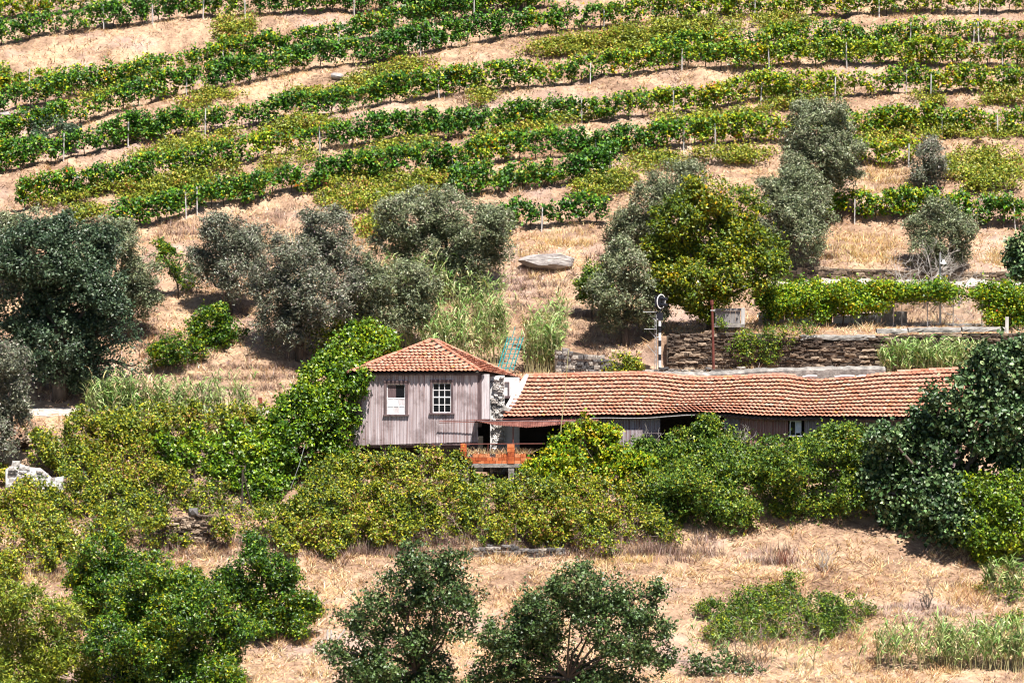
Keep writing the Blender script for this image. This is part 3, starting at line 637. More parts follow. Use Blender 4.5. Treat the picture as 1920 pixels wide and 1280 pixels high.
def stone_wall(th, x0, x1, zb, zt, Yf, mat='stone', hmin=.11, hmax=.2, wmin=.25, wmax=.6, keep=300, core='mortar', depth=.35, hole=None):
    """courses of single stones in front of a dark core; zb, zt and Yf are functions of x"""
    n = max(2, int((x1-x0)/.5)); xx = np.linspace(x0, x1, n+1); q = MB(); V = []
    for a in xx:
        b_ = zb(a); t_ = max(zt(a)-.06, b_+.02); y = Yf(a)+.06; V += [(a, y, b_), (a, y, t_), (a, y+depth, t_), (a, y+depth, b_)]
    F = []
    for i in range(n):
        for j in range(4): F.append((i*4+j, i*4+(j+1) % 4, i*4+4+(j+1) % 4, i*4+4+j))
    F += [(0, 3, 2, 1), (n*4, n*4+1, n*4+2, n*4+3)]
    q.add(V, F); q.build('core', core, th)
    st = []; z = 0.0; hmaxall = max(zt(a)-zb(a) for a in xx)
    while z < hmaxall:
        h = random.uniform(hmin, hmax); x = x0+random.uniform(0, .2)
        while x < x1-.1:
            w_ = min(random.uniform(wmin, wmax), x1-x)*random.uniform(.8, 1); c = x+w_/2; zz = zb(c)+z
            if zz+h*.6 < zt(c)+random.uniform(-.1, .07) and not (hole and hole[0] < c < hole[1] and hole[2] < zz+h/2 < hole[3]):
                st.append((x, zz+random.uniform(-.015, .015), w_*1.03, h*random.uniform(.86, 1.08), Yf(c)+random.uniform(-.07, .07), random.uniform(-.06, .06)))
            x += w_
        z += h
    st.sort(key=lambda s_: -s_[2]*s_[3]); rest = MB()
    for i, (x, z, w_, h, y, rot) in enumerate(st):
        k = random.randrange(8)
        if i < keep:
            o = bpy.data.objects.new('stone', stone_mesh(k, mat)); link(o, th); o.location = Vector((x, y, z))-Vector(woff(th)); o.scale = (w_, .16, h); o.rotation_euler = (0, rot, 0)
        else: rest.add([(x+v[0]*w_, y+v[1]*.16, z+v[2]*h) for v in SV[k][0]], SV[k][1])
    if rest.v: o = rest.build('small_stones', mat, th); o['kind'] = 'stuff'
lin = lambda pts: (lambda x: float(np.interp(x, [p[0] for p in pts], [p[1] for p in pts])))

# ------------------------------------------------------------------ long shed
shed = thing('long_shed', 'long low shed with sagging wavy clay tile roof and corrugated walls', 'shed', (X(1380), 4, -.7))
EP = np.array([(942,783),(1000,783),(1056,782),(1110,780.5),(1212,780),(1250,778),(1296,774.5),(1350,776),(1425,781.5),(1500,783),(1596,783),(1700,784),(1800,785)], float)
RP = np.array([(986,704),(1050,704),(1110,702),(1170,700.5),(1212,699.5),(1250,703),(1290,707.5),(1330,709),(1390,707),(1440,704),(1475,703.5),(1510,709),(1540,711.5),(1580,708),(1620,704),(1660,699),(1720,696),(1830,692)], float)
EY, RY = -.12, 4.0; NU = 107; SR = 12
us = np.linspace(0, 1, 400)
def smooth(a, k=15): return np.convolve(np.pad(a, k//2, mode='edge'), np.ones(k)/k, 'valid')
e_px = 942+(1800-942)*us; r_px = 986+(1830-986)*us
E3 = at(e_px, smooth(np.interp(e_px, EP[:, 0], EP[:, 1])), np.full(400, EY)); R3 = at(r_px, smooth(np.interp(r_px, RP[:, 0], RP[:, 1])), np.full(400, RY))
SL = float(E3[-1, 0]-E3[0, 0])
def shedP(s_, r):
    u = min(max(s_/SL, 0), 1); v = r/SR; e = np.array([np.interp(u, us, E3[:, i]) for i in range(3)]); q_ = np.array([np.interp(u, us, R3[:, i]) for i in range(3)])
    p = e+(q_-e)*v; sag = math.exp(-((u-.41)/.07)**2)*.10*math.sin(math.pi*v)
    p[2] += -.07*math.sin(math.pi*v)-sag+.035*float(N2(u*22, v*3.2)); return p
grid = MB(); nu_, nv_ = 60, 8
VV = [shedP(SL*i/nu_, SR*j/nv_)-np.array((0, 0, .04)) for i in range(nu_+1) for j in range(nv_+1)]; m_ = nv_+1
grid.add(VV, [(i*m_+j, (i+1)*m_+j, (i+1)*m_+j+1, i*m_+j+1) for i in range(nu_) for j in range(nv_)])
sroof = grid.build('roof', 'interior', shed)
tile_roof(shed, sroof, shedP, SR, lambda r: (0, SL), SL/NU, 300)
ridge_caps(sroof, [shedP(SL*k/40, SR)+np.array((0, 0, .05+.02*random.random())) for k in range(25)], .10, .42); ridge_caps(sroof, [shedP(SL*k/40, SR)+np.array((0, 0, .05)) for k in range(33, 41)], .11, .42)
back = MB(); kk = [shedP(SL*k/20, SR) for k in range(21)]; back.add([tuple(p) for p in kk]+[(p[0], 8.4, p[2]-1.9) for p in kk], [(k, 21+k, 22+k, k+1) for k in range(20)]); back.build('back_roof', 'tile_mass', shed)
ev = lambda x: float(np.interp(x, E3[:, 0], E3[:, 2]))
# flaking patch of ridge mortar
for a, b_ in ((1505, 1532), (1565, 1602), (1606, 1625)):
    p0, p1 = P(a, 707, RY-.15), P(b_, 706, RY-.15); q = MB(); q.tube([p0+(0, 0, .02), (p0+p1)/2+(0, 0, .05), p1+(0, 0, .03)], [.05, .08, .05], 6); q.build('ridge_mortar', 'plaster', shed)
sy = .38; x = X(1118, sy); k = 0
while x < X(1800, sy):
    x2 = min(x+.84, X(1800, sy)); mid_px = 960+(x+x2)/2*7200/200.8; k += 1; top_ = ev((x+x2)/2)-.04
    opening = 1232 < mid_px < 1300 or 1305 < mid_px < 1345
    wnd = 1476 < mid_px < 1508
    if not opening:
        if not wnd: corrug(x, x2, -.75+random.uniform(0, .1), top_, sy+.007*(k % 2), wob=.02).build('wall_sheet', 'tin_red' if 1400 < mid_px < 1478 else 'tin2', shed)
        else: corrug(x, x2, -.75, Z(826, sy), sy, wob=.02).build('wall_sheet', 'tin2', shed)
    x = x2
corrug(X(1120, sy), X(1240, sy), Z(812, sy-.25), Z(812, sy-.25)+.02, sy-.25).build('lean_sheet', 'tin2', shed)
corrug(X(1122, sy-.4), X(1205, sy-.4), Z(835, sy-.4), Z(806, sy-.4), sy-.4, wob=.05).build('loose_sheet', 'tin2', shed)
wx0, wx1 = X(1481, sy), X(1503, sy); q = MB(); z0, z1 = Z(815, sy), Z(788, sy)
q.box((wx0, sy-.06, z0), (wx0+.06, sy+.06, z1)); q.box((wx1-.06, sy-.06, z0), (wx1, sy+.06, z1)); q.box((wx0+.06, sy-.06, z1-.06), (wx1-.06, sy+.06, z1)); q.box(((wx0+wx1)/2-.02, sy-.05, z0), ((wx0+wx1)/2+.02, sy+.05, z1-.06)); q.box((wx0-.05, sy-.12, z0-.07), (wx1+.05, sy+.06, z0-.002))
sw = q.build('window', 'wood_white', shed); q = MB(); q.box((wx0+.06, sy, z0), ((wx0+wx1)/2-.02, sy+.01, z1-.06)); q.build('pane', 'glass_dark', sw)
q = MB(); q.box(((wx0+wx1)/2+.02, sy+.001, z0+.1), (wx1-.06, sy+.012, z1-.06)); q.build('pane', 'curtain', sw)
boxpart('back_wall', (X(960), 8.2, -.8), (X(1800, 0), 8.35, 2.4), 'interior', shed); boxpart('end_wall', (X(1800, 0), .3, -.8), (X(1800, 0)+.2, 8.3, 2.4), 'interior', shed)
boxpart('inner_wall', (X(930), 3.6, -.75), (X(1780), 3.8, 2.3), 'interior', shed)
q = MB(); q.tube([shedP(SL*u, 0)+np.array((0, -.05, -.09)) for u in np.linspace(.19, .42, 12)], .032, 6); q.build('gutter', 'greyboard', shed)
q = MB(); q.tube([shedP(SL*u, 0)+np.array((0, .1, -.1)) for u in np.linspace(0, 1, 30)], .06, 4); q.build('wall_plate', 'wood_dark', shed)
# stone and plaster gable between house and shed, white flashing strip up the verge
ga, gb = X(919, 1.8), X(946, 1.8)
stone_wall(shed, ga, gb, lambda x: -.7, lambda x: Z(703, 1.8), lambda x: 1.8, 'whitestone', .08, .16, .18, .4, 120, 'plaster')
boxpart('gable_plaster', (X(938, 2.3), 2.3, -.7), (X(974, 2.3), 2.5, Z(708, 2.3)), 'plaster', shed)
q = MB(); a0_, a1_, b0_, b1_ = X(944, 2.2), X(955, 2.2), Z(741, 2.2), Z(716, 2.2)
for bx_ in (((a0_, 2.2, b0_), (a0_+.05, 2.29, b1_)), ((a1_-.05, 2.2, b0_), (a1_, 2.29, b1_)), ((a0_+.05, 2.2, b1_-.05), (a1_-.05, 2.29, b1_))): q.box(*bx_)
gw = q.build('window', 'wood_dark', shed); boxpart('sill', (X(941, 2.2), 2.1, Z(746, 2.2)), (X(957, 2.2), 2.29, Z(742, 2.2)), 'wood_dark', gw); boxpart('opening', (X(942, 2.2), 2.2, Z(757, 2.2)), (X(955, 2.2), 2.29, Z(747, 2.2)), 'interior', gw)
q = MB(); pa = [P(988, 703.5, 4), P(972, 735, 2.4), P(957, 762, 1.1), P(952, 770, .7)]
V = []
for i, p in enumerate(pa): wdt = (.10, .2, .22, .16)[i]; V += [p+(-wdt*1.2, 0, .02), p+(-wdt*.2, -.02, .11), p+(wdt, 0, .08), p+(wdt*1.05, 0, -.05)]
q.add(V, [(i*4+j, i*4+j+1, i*4+5+j, i*4+4+j) for i in range(3) for j in range(3)]); q.build('verge_flashing', 'plaster', shed)
q = MB(); q.tube([P(940, 772, .6), P(948, 768, .5), P(957, 771, .4)], [.16, .22, .14], 7); q.build('verge_mortar', 'concrete', shed)

# ------------------------------------------------------------------ rusty awning and brick balcony
aw = thing('porch_awning', 'sagging rusty corrugated awning over the dark porch beside the farmhouse', 'awning', (X(1000), -1, 2.2))
bk = [(893,788.5),(930,790),(985,788),(1050,786),(1120,786)]; ft = [(886,787.5),(930,796.5),(985,801),(1050,796),(1122,789)]
px_ = np.linspace(890, 1122, 6)
for i in range(5):
    q = MB(); V = []; n = 60
    for j in range(n+1):
        p_ = px_[i]+(px_[i+1]-px_[i])*j/n; ph = .018*math.cos(j/n*(px_[i+1]-px_[i])*.0279/.09*2*math.pi)
        a_ = P(p_, np.interp(p_, [c[0] for c in bk], [c[1] for c in bk]), -.0)+(0, 0, ph+.012*(i % 2)); b_ = P(p_, np.interp(p_, [c[0] for c in ft], [c[1] for c in ft])+random.uniform(-.5, .5), -1.9)+(0, 0, ph+.012*(i % 2)); V += [a_, b_, b_-(0, 0, .012)]
    q.add(V, [(j*3+c, j*3+c+1, j*3+4+c, j*3+3+c) for j in range(n) for c in range(2)]); q.build('roof_sheet', 'rust', aw)
for yo in (0, 4): q = MB(); q.tube([P(823, 789.5+yo*.7, -.25-yo*.12), P(1000, 784+yo, -.4-yo*.1)], .022, 5); q.build('rod', 'rustpole', aw)
q = MB(); q.tube([P(1052, 793, -1.75), P(1050, 862, -1.75)], .055, 6); q.build('post', 'rustpole', aw)
q = MB(); q.tube([P(962, 800, -1.6), P(962, 835, -1.6)], .035, 6); q.build('post', 'rustpole', aw)
q = MB(); q.tube([P(894, 789, -1.7), P(1115, 790, -1.7)], .03, 5); q.build('rail', 'wood_dark', aw)

bal = thing('brick_balcony', 'orange hollow brick balcony on concrete columns below the rusty awning', 'balcony', (X(920), -1.9, -.8))
by = -1.95
boxpart('deck_slab', (X(866), by, Z(876, by)), (X(1000), 1.2, Z(869, by)), 'concrete', bal)
for (a, b_) in ((864, 876), (951, 965)):
    zt_, zb_ = Z(832, by), Z(869, by); kx = 4
    for i in range(5): 
        z_ = zb_+(zt_-zb_)*i/5; boxpart('brick', (X(a)+random.uniform(0, .015), by-.03, z_+.006), (X(b_)-random.uniform(0, .015), by+.28, z_+(zt_-zb_)/5-.006), 'brick', bal)
bw = (X(951)-X(876))/7
for r in range(3):
    for c in range(8):
        x0 = X(876)+bw*(c-.5*(r % 2)); x1 = x0+bw-.014; x0 = max(x0, X(876)+.005); x1 = min(x1, X(951)-.005)
        if x1-x0 < .05 or (r == 2 and c in (0, 4)): continue
        z0 = Z(869, by)+.165*r+.004; boxpart('brick', (x0, by+.02+random.uniform(0, .02), z0), (x1, by+.16, z0+.152), 'brick', bal)
for c in range(3):
    for r in range(3):
        x0 = X(965)+.01+.3*c; 
        if c == 2 and r == 2: continue
        boxpart('brick', (x0, by+.02+random.uniform(0, .02), Z(869, by)+.165*r+.004), (x0+.285, by+.16, Z(869, by)+.165*r+.156), 'brick', bal)
boxpart('mortar_backing', (X(876)+.006, by+.165, Z(869, by)+.002), (X(951)-.006, by+.19, Z(869, by)+.47), 'concrete', bal)
for (a, b_, y1) in ((871, 880, 925), (953, 964, 915)): boxpart('column', (X(a), by+.02, Z(y1, by)-.8), (X(b_), by+.25, Z(876, by)-.003), 'concrete', bal)
q = MB(); q.tube([P(872, 832, by), P(1022, 831.5, by)], .025, 5); q.build('handrail', 'rustpole', bal)
q = MB(); q.tube([P(915, 832, by), P(915, 850, by)], .018, 5); q.build('baluster', 'rustpole', bal)
n = 700; bb = np.stack([rng.uniform(X(878), X(1000), n), rng.uniform(by+.1, by+.6, n), np.full(n, Z(852, by))], 1)
bg = blades('dry_tufts', bb, .1+.3*rng.random(n), .02+.02*rng.random(n), rng.normal(size=(n, 2))*.2-np.array([0, .12]), pick_cols(G['straw'], n), 'straw', bal)
q = MB(); q.tube([P(1066, 655, -2.2), P(1060, 730, -2.2), P(1052, 800, -2.2), P(1049, 880, -2.2)], [.018, .022, .026, .03], 5)
o = q.build('thin_pole', 'cane'); tag(o, 'thin leaning pale pole standing in front of the long tiled roof', 'pole')

# ------------------------------------------------------------------ railway signal, poles, rack
sg = thing('railway_signal', 'railway signal with round head on a black and white banded post', 'railway signal', P(1237, 690, 12.6))
SY = 12.6; bands = [(600, 611, 'white'), (611, 624, 'black'), (624, 638, 'white'), (638, 649, 'black'), (649, 664, 'white'), (664, 675, 'black'), (675, 688, 'white'), (688, 696, 'black')]
for (a, b_, c) in bands:
    q = MB(); q.tube([P(1237, b_, SY), P(1237, a, SY)], .085, 10); q.build('band', c, sg)
q = MB(); q.tube([P(1237, 600, SY), P(1238, 572, SY)], .05, 8); q.box(P(1230, 600, SY-.1), P(1243, 586, SY+.12)); q.build('bracket', 'black', sg)
disc = MB(); c0 = P(1239, 565, SY); n = 20
ax = np.array((.8, -.6, 0)); sd = np.array((.6, .8, 0)); up = np.array((0, 0, 1.0))
ring = lambda r, d: [c0+ax*d+(sd*math.cos(2*math.pi*i/n)*r+up*math.sin(2*math.pi*i/n)*r) for i in range(n)]
disc.add(ring(.36, 0)+ring(.36, .03), [tuple(range(n)), tuple(range(2*n-1, n-1, -1))]+[(i, (i+1) % n, n+(i+1) % n, n+i) for i in range(n)]); hd = disc.build('head', 'black', sg)
q = MB(); V = ring(.41, .035)+ring(.36, .035)+ring(.36, .0)+ring(.41, .0); q.add(V, [(k*n+i, k*n+(i+1) % n, ((k+1) % 4)*n+(i+1) % n, ((k+1) % 4)*n+i) for k in range(4) for i in range(n)]); q.build('rim', 'white', hd)
for dz in (.17, -.17):
    q = MB(); q.tube([c0+ax*.04+up*dz, c0+ax*.42+up*(dz-.02)], .085, 8); q.build('hood', 'black', hd)
q = MB(); q.box(c0-ax*.25-np.array((.14, .12, .3)), c0-ax*.12+np.array((.1, .1, .3))); q.build('lamp_box', 'black', hd)
lad = MB(); 
for ox in (1228, 1231): lad.tube([P(ox, 694, SY-.1), P(ox, 590, SY-.1)], .02, 5)
for k in range(13): lad.tube([P(1228, 690-k*8, SY-.1), P(1231, 690-k*8, SY-.1)], .014, 4)
lad.build('ladder', 'galv', sg)
for (y0, x1) in ((584, 1206), (616, 1208)):
    q = MB(); q.box(P(x1, y0+1, SY-.25), P(1231, y0, SY+.2)); q.tube([P(x1+8, y0+2, SY-.1), P(1229, y0+17, SY-.1)], .018, 5); q.build('platform', 'galv', sg)
q = MB(); q.tube([P(1213, 646, SY-.1), P(1229, 664, SY-.1)], .018, 5); q.tube([P(1231, 632, SY-.1), P(1237, 632, SY)], .03, 5); q.tube([P(1231, 599, SY-.1), P(1237, 599, SY)], .05, 5); q.build('stay', 'galv', sg)
rp = thing('rusty_pole', 'tall rusty iron pole in front of the dry stone wall', 'pole', P(1337, 692, 12.8))
q = MB(); q.tube([P(1338, 694, 12.8), P(1337, 640, 12.8), P(1335, 566, 12.8)], [.075, .07, .065], 8); q.build('shaft', 'rustpole', rp)
q = MB(); q.tube([P(1335, 571, 12.8), P(1334, 563, 12.8)], .1, 8); q.build('cap', 'rustpole', rp)
q = MB(); q.tube([P(1339.5, 694, 12.9), P(1338.6, 660, 12.9)], .04, 6); q.build('stub', 'galv', rp)
q = MB(); q.tube([P(1332, 582, 12.75), P(1341, 582, 12.75)], .02, 5); q.tube([P(1338, 583, 12.8), P(1362, 606, 15.8)], .012, 4); q.build('stay_wire', 'galv', rp)
rk = thing('metal_rack', 'leaning teal painted metal ladder frame at the foot of the bank', 'ladder frame', P(955, 695, 11.5))
for (a, c) in ((932, 952), (938, 957), (947, 966), (955, 975), (962, 981)):
    q = MB(); q.tube([P(a, 694, 11.2), P(c, 632, 12.6)], .032, 5); q.build('rail', 'teal', rk)
for k in range(7):
    t_ = (k+.5)/7; a = P(932+20*t_+3, 694-62*t_, 11.2+1.4*t_); b_ = P(962+19*t_, 694-62*t_, 11.2+1.4*t_); q = MB(); q.tube([a, b_], .022, 4); q.build('rung', 'teal', rk)
q = MB(); q.tube([P(958, 640, 12.5), P(966, 612, 13.2)], .02, 5); q.build('handle', 'teal', rk)

# ------------------------------------------------------------------ dry stone walls, ledges, right-hand terrace
def rough_strip(name, x0, x1, yf, dep, zb, zt, mat, parent, step=.22, amp=.035):
    n = max(2, int((x1-x0)/step)); V = []; u = lambda k=1: random.uniform(-amp, amp)*k
    for i in range(n+1):
        x = x0+(x1-x0)*i/n; y = yf(x); t_ = zt(x); V += [(x, y+u(), zb(x)+u()), (x, y+u(1.3), (zb(x)+t_)/2+u()), (x, y+.05+u(), t_-.03+u()), (x, y+.2+u(), t_+u()), (x, y+dep, t_-.02+u()), (x, y+dep, zb(x))]
    q = MB(); q.add(V, [(i*6+j, i*6+j+1, i*6+7+j, i*6+6+j) for i in range(n) for j in range(5)]+[(0, 5, 4, 3, 2, 1), tuple(n*6+j for j in range(6))]); return q.build(name, mat, parent)
dsw = thing('dry_stone_wall', 'long dry stone retaining wall of brown schist behind the tiled shed', 'stone wall', (X(1560, 14.5), 14.5, 3.6))
tp = [(X(a, 14.4), Z(b_, 14.4)) for a, b_ in ((1250, 628), (1300, 624), (1400, 622), (1440, 626), (1500, 634), (1560, 640), (1640, 630), (1700, 627), (1760, 624), (1890, 624), (1960, 620))]
stone_wall(dsw, X(1250, 14.4), X(1960, 14.4), lambda x: 3.5, lin(tp), lambda x: 14.35+.1*float(N1(x*.5, 2.)), 'stone', .075, .18, .2, .75, 300)
for (a, b_, yy_) in ((1500, 1640, 634), (1643, 1700, 622), (1702, 1800, 620), (1803, 1885, 619)):
    rough_strip('coping', X(a, 14.6), X(b_, 14.6), lambda x: 14.3, .9, lambda x: Z(yy_+3, 14.4), lambda x: Z(yy_-5, 14.4), 'concrete', dsw)
lw = thing('slate_wall', 'grey slate stone wall with sloping top beside the railway signal', 'stone wall', (X(1120, 12.2), 12.2, 3.5))
stone_wall(lw, X(1040, 12.2), X(1210, 12.2), lambda x: 3.4, lin([(X(1040, 12.2), Z(655, 12.2)), (X(1075, 12.2), Z(658, 12.2)), (X(1130, 12.2), Z(670, 12.2)), (X(1210, 12.2), Z(694, 12.2))]), lambda x: 12.2, 'slate', .12, .3, .2, .5, 140)
pw = thing('parapet_wall', 'low grey rubble parapet running just above the shed ridge', 'wall', (X(1400, 9.5), 9.5, 3.4))
q = MB(); n = 70; V = []; xx = np.linspace(X(1130, 9.5), X(1660, 9.5), n+1)
for i, a in enumerate(xx):
    t_ = Z(np.interp(960+a*7200/210, [1130, 1200, 1330, 1420, 1500, 1640, 1660], [699, 697, 699, 692, 690, 687, 690]), 9.5)+random.uniform(-.03, .03)
    V += [(a, 9.3+random.uniform(-.04, .04), -.6), (a, 9.35+random.uniform(-.05, .05), t_-.12), (a, 9.5, t_), (a, 10.0, t_+random.uniform(-.02, .03)), (a, 10.2, 3.2)]
q.add(V, [(i*5+j, i*5+j+1, i*5+6+j, i*5+5+j) for i in range(n) for j in range(4)]); q.build('coping', 'concrete', pw)
kb = thing('kerb_wall', 'low dark kerb of grey stones at the foot of the railway signal', 'wall', (X(1250, 11.6), 11.6, 3.5))
stone_wall(kb, X(1190, 11.6), X(1440, 11.6), lambda x: 3.3, lambda x: Z(691, 11.6), lambda x: 11.6, 'slate', .12, .2, .3, .7, 60)
uw = thing('upper_wall', 'low stone wall on the ledge below the golden grass slope', 'stone wall', (X(1650, 28), 28, 7.5))
stone_wall(uw, X(1470, 28), X(1980, 28), lambda x: 7.5, lin([(X(1470, 28), Z(503, 28)), (X(1560, 28), Z(502, 28)), (X(1700, 28), Z(506, 28)), (X(1980, 28), Z(512, 28))]), lambda x: 27.95, 'stone', .10, .2, .3, .8, 160)
# white wall below the pergola
ww = thing('white_wall', 'patchy white rendered wall in the shade below the vine pergola', 'wall', (X(1540, 21.5), 21.5, 5.6))
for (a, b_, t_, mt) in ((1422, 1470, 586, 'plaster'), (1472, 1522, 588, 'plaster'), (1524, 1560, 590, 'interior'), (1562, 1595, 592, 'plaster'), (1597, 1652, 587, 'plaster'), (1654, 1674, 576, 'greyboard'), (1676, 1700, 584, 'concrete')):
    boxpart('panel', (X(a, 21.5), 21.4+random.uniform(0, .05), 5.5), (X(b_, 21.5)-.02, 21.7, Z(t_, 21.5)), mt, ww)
rough_strip('plinth', X(1600, 20.5), X(1870, 20.5), lambda x: 20.3, .6, lambda x: 5.5, lambda x: Z(607, 20.5), 'concrete', ww)
bp_ = thing('board_panel', 'grey weathered board panel with pale end post on the wall top', 'panel', P(1366, 610, 16.0))
for i in range(5): a = 1340+i*9.6; boxpart('board', (X(a, 16), 16, Z(606, 16)), (X(a+9.2, 16), 16.04, Z(583, 16)), 'greyboard', bp_)
boxpart('top_rail', (X(1338, 16), 15.93, Z(582.5, 16)), (X(1393, 16), 16.06, Z(578, 16)), 'greyboard', bp_); boxpart('end_post', (X(1389, 16), 15.9, Z(609, 16)), (X(1396, 16), 16.08, Z(577.5, 16)), 'post', bp_)
boxpart('foot', (X(1336, 16), 15.85, Z(613, 16)), (X(1396, 16), 16.2, Z(607, 16)), 'concrete', bp_)
# wire mesh fence
mf = thing('mesh_fence', 'tall wire mesh fence with thin posts at the right end of the terrace', 'fence', P(1740, 610, 20))
fy = 20.0; fx0, fx1, fz0, fz1 = X(1640, fy), X(1845, fy), Z(608, fy), Z(556, fy)
for px in (1645, 1674, 1690, 1738, 1786, 1840): q = MB(); q.tube([(X(px, fy), fy, fz0-.2), (X(px, fy), fy, fz1+.05)], .03, 6); q.build('post', 'galv', mf)
q = MB(); hgt = fz1-fz0; xx = fx0-hgt
while xx < fx1:
    for sgn in (1, -1):
        a, b_ = max(xx, fx0), min(xx+hgt, fx1)
        if b_-a > .05:
            za, zb2 = (fz0+a-xx, fz0+b_-xx) if sgn > 0 else (fz1-(a-xx), fz1-(b_-xx)); q.tube([(a, fy-.03*sgn*.2, za), (b_, fy-.03*sgn*.2, zb2)], .0055, 3, False)
    xx += .11
q.tube([(fx0, fy, fz1), (fx1, fy, fz1)], .012, 4); q.build('wire_mesh', 'galv', mf)
# lamp post
lp = thing('lamp_post', 'slim street lamp with white shade among the bare shrubs', 'lamp post', P(1763, 606, 21))
q = MB(); q.tube([P(1763, 610, 21), P(1763, 520, 21)], .06, 8); q.build('lower_shaft', 'white', lp); q = MB(); q.tube([P(1763, 520, 21), P(1762.5, 474, 21)], .06, 8); q.build('upper_shaft', 'galv', lp)
q = MB(); q.tube([P(1763, 486, 21), P(1769, 487, 20.9)], .02, 5); q.build('arm', 'galv', lp)
q = MB(); c = P(1769, 492, 20.9); q.tube([c+(0, 0, .16), c+(0, 0, .02), c-(0, 0, .06)], [.03, .1, .2], 10); q.build('lamp_shade', 'white', lp)
# small posts
o = boxpart('concrete_post', P(1884.5, 648, 16.5), P(1891, 594, 16.62), 'post', None); tag(o, 'pale concrete post under the right end of the pergola', 'post')
o = boxpart('red_post', P(484, 766, 8.6), P(491.5, 745, 8.75), 'redbrown', None); tag(o, 'short red brown post on the gravel path beside the reeds', 'post')
ap = thing('prop_posts', 'two dark leaning wooden posts crossing above the ruined wall', 'posts', P(458, 952, -5.2))
q = MB(); q.tube([P(454, 955, -5.2), P(455, 880, -5.2)], [.06, .05], 6); q.build('post', 'vinewood', ap); q = MB(); q.tube([P(472, 952, -5.0), P(456, 888, -5.2)], [.05, .04], 6); q.build('brace', 'vinewood', ap)
q = MB(); q.tube([P(420, 960, -5.2), P(416, 946, -5.2)], [.05, .04], 5); q.build('stub', 'vinewood', ap)
q = MB(); q.tube([P(545, 915, -2.5), P(562, 868, -2.4), P(572, 832, -2.2)], .018, 5); o = q.build('leaning_rod', 'galv'); tag(o, 'thin grey rod leaning in the dark below the ivy', 'rod')
fp = thing('fence_posts', 'two grey wooden fence posts with a slanting rail in the straw field', 'fence', P(620, 1232, -20))
for (a, y0, y1) in ((614, 1180, 1228), (621, 1180, 1230)): q = MB(); q.tube([P(a, y1+6, -20), P(a, y0, -20)], .05, 6); q.build('post', 'post', fp)
q = MB(); q.tube([P(624, 1210, -20), P(648, 1178, -20)], .035, 5); q.build('rail', 'post', fp)
# ruins
r1 = ground(350, 1035, -14, 5); ru = thing('ruined_wall', 'crumbling stone ruin with a small dark opening above the left trees', 'ruin', r1)
ry = float(r1[1]); 
stone_wall(ru, X(258, ry), X(404, ry), lambda x: float(H(x, ry))-.3, lin([(X(258, ry), Z(1010, ry)), (X(300, ry), Z(990, ry)), (X(306, ry), Z(972, ry)), (X(345, ry), Z(968, ry)), (X(352, ry), Z(962, ry)), (X(402, ry), Z(966, ry))]), lambda x: ry+.12*float(N1(x*.9, 4.)), 'stone', .09, .19, .18, .5, 200, hole=(X(388, ry), X(400, ry), Z(1000, ry), Z(982, ry)))
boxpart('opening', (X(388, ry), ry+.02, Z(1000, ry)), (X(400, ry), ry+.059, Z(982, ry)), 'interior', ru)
q = MB(); q.add([tuple(np.array((X(350, ry), ry, Z(966, ry)))+np.array(v)*np.array((.5, .4, .35))) for v in SV[2][0]], SV[2][1]); q.build('cap_stone', 'slate', ru)
r2 = P(65, 950, -3.2); rw = thing('limewashed_ruin', 'pale limewashed ruin wall half buried in brambles at the left border', 'ruin', r2); wy = -3.2
stone_wall(rw, X(8, wy), X(116, wy), lambda x: Z(955, wy), lin([(X(8, wy), Z(878, wy)), (X(25, wy), Z(866, wy)), (X(48, wy), Z(872, wy)), (X(60, wy), Z(884, wy)), (X(75, wy), Z(876, wy)), (X(95, wy), Z(896, wy)), (X(116, wy), Z(892, wy))]), lambda x: wy, 'whitestone', .14, .3, .25, .6, 150, 'plaster')
boxpart('door_jamb', (X(104, wy-.1), wy-.12, Z(950, wy)), (X(113, wy-.1), wy-.03, Z(905, wy)), 'plaster', rw); boxpart('door_head', (X(84, wy-.1), wy-.12, Z(911, wy)), (X(103.5, wy-.1), wy-.03, Z(903, wy)), 'plaster', rw)
r3 = ground(52, 830, -3, 9); rs = thing('rubble_heap', 'small heap of brown stones at the left above the brambles', 'rubble', r3)
for k in range(14):
    o = bpy.data.objects.new('stone', stone_mesh(k % 8, 'stone')); link(o, rs); o.location = (random.uniform(-.5, .6), random.uniform(-.3, .3), random.uniform(-.1, .45)); s_ = random.uniform(.2, .45); o.scale = (s_, s_*.8, s_*.6); o.rotation_euler = (random.random(), random.random(), random.random()*6)
lt = thing('rubble_terrace', 'low grey rubble step under dry grass below the central brambles', 'wall', ground(980, 1055, -14, 0)); ly_ = float(lt.location[1])-.2
stone_wall(lt, X(880, ly_), X(1060, ly_), lambda x: float(H(x, ly_))-.15, lambda x: float(H(x, ly_))+.45+.2*float(N1(x*1.3, 1.)), lambda x: ly_+.15*float(N2(x, 3.)), 'slate', .12, .22, .3, .6, 60)
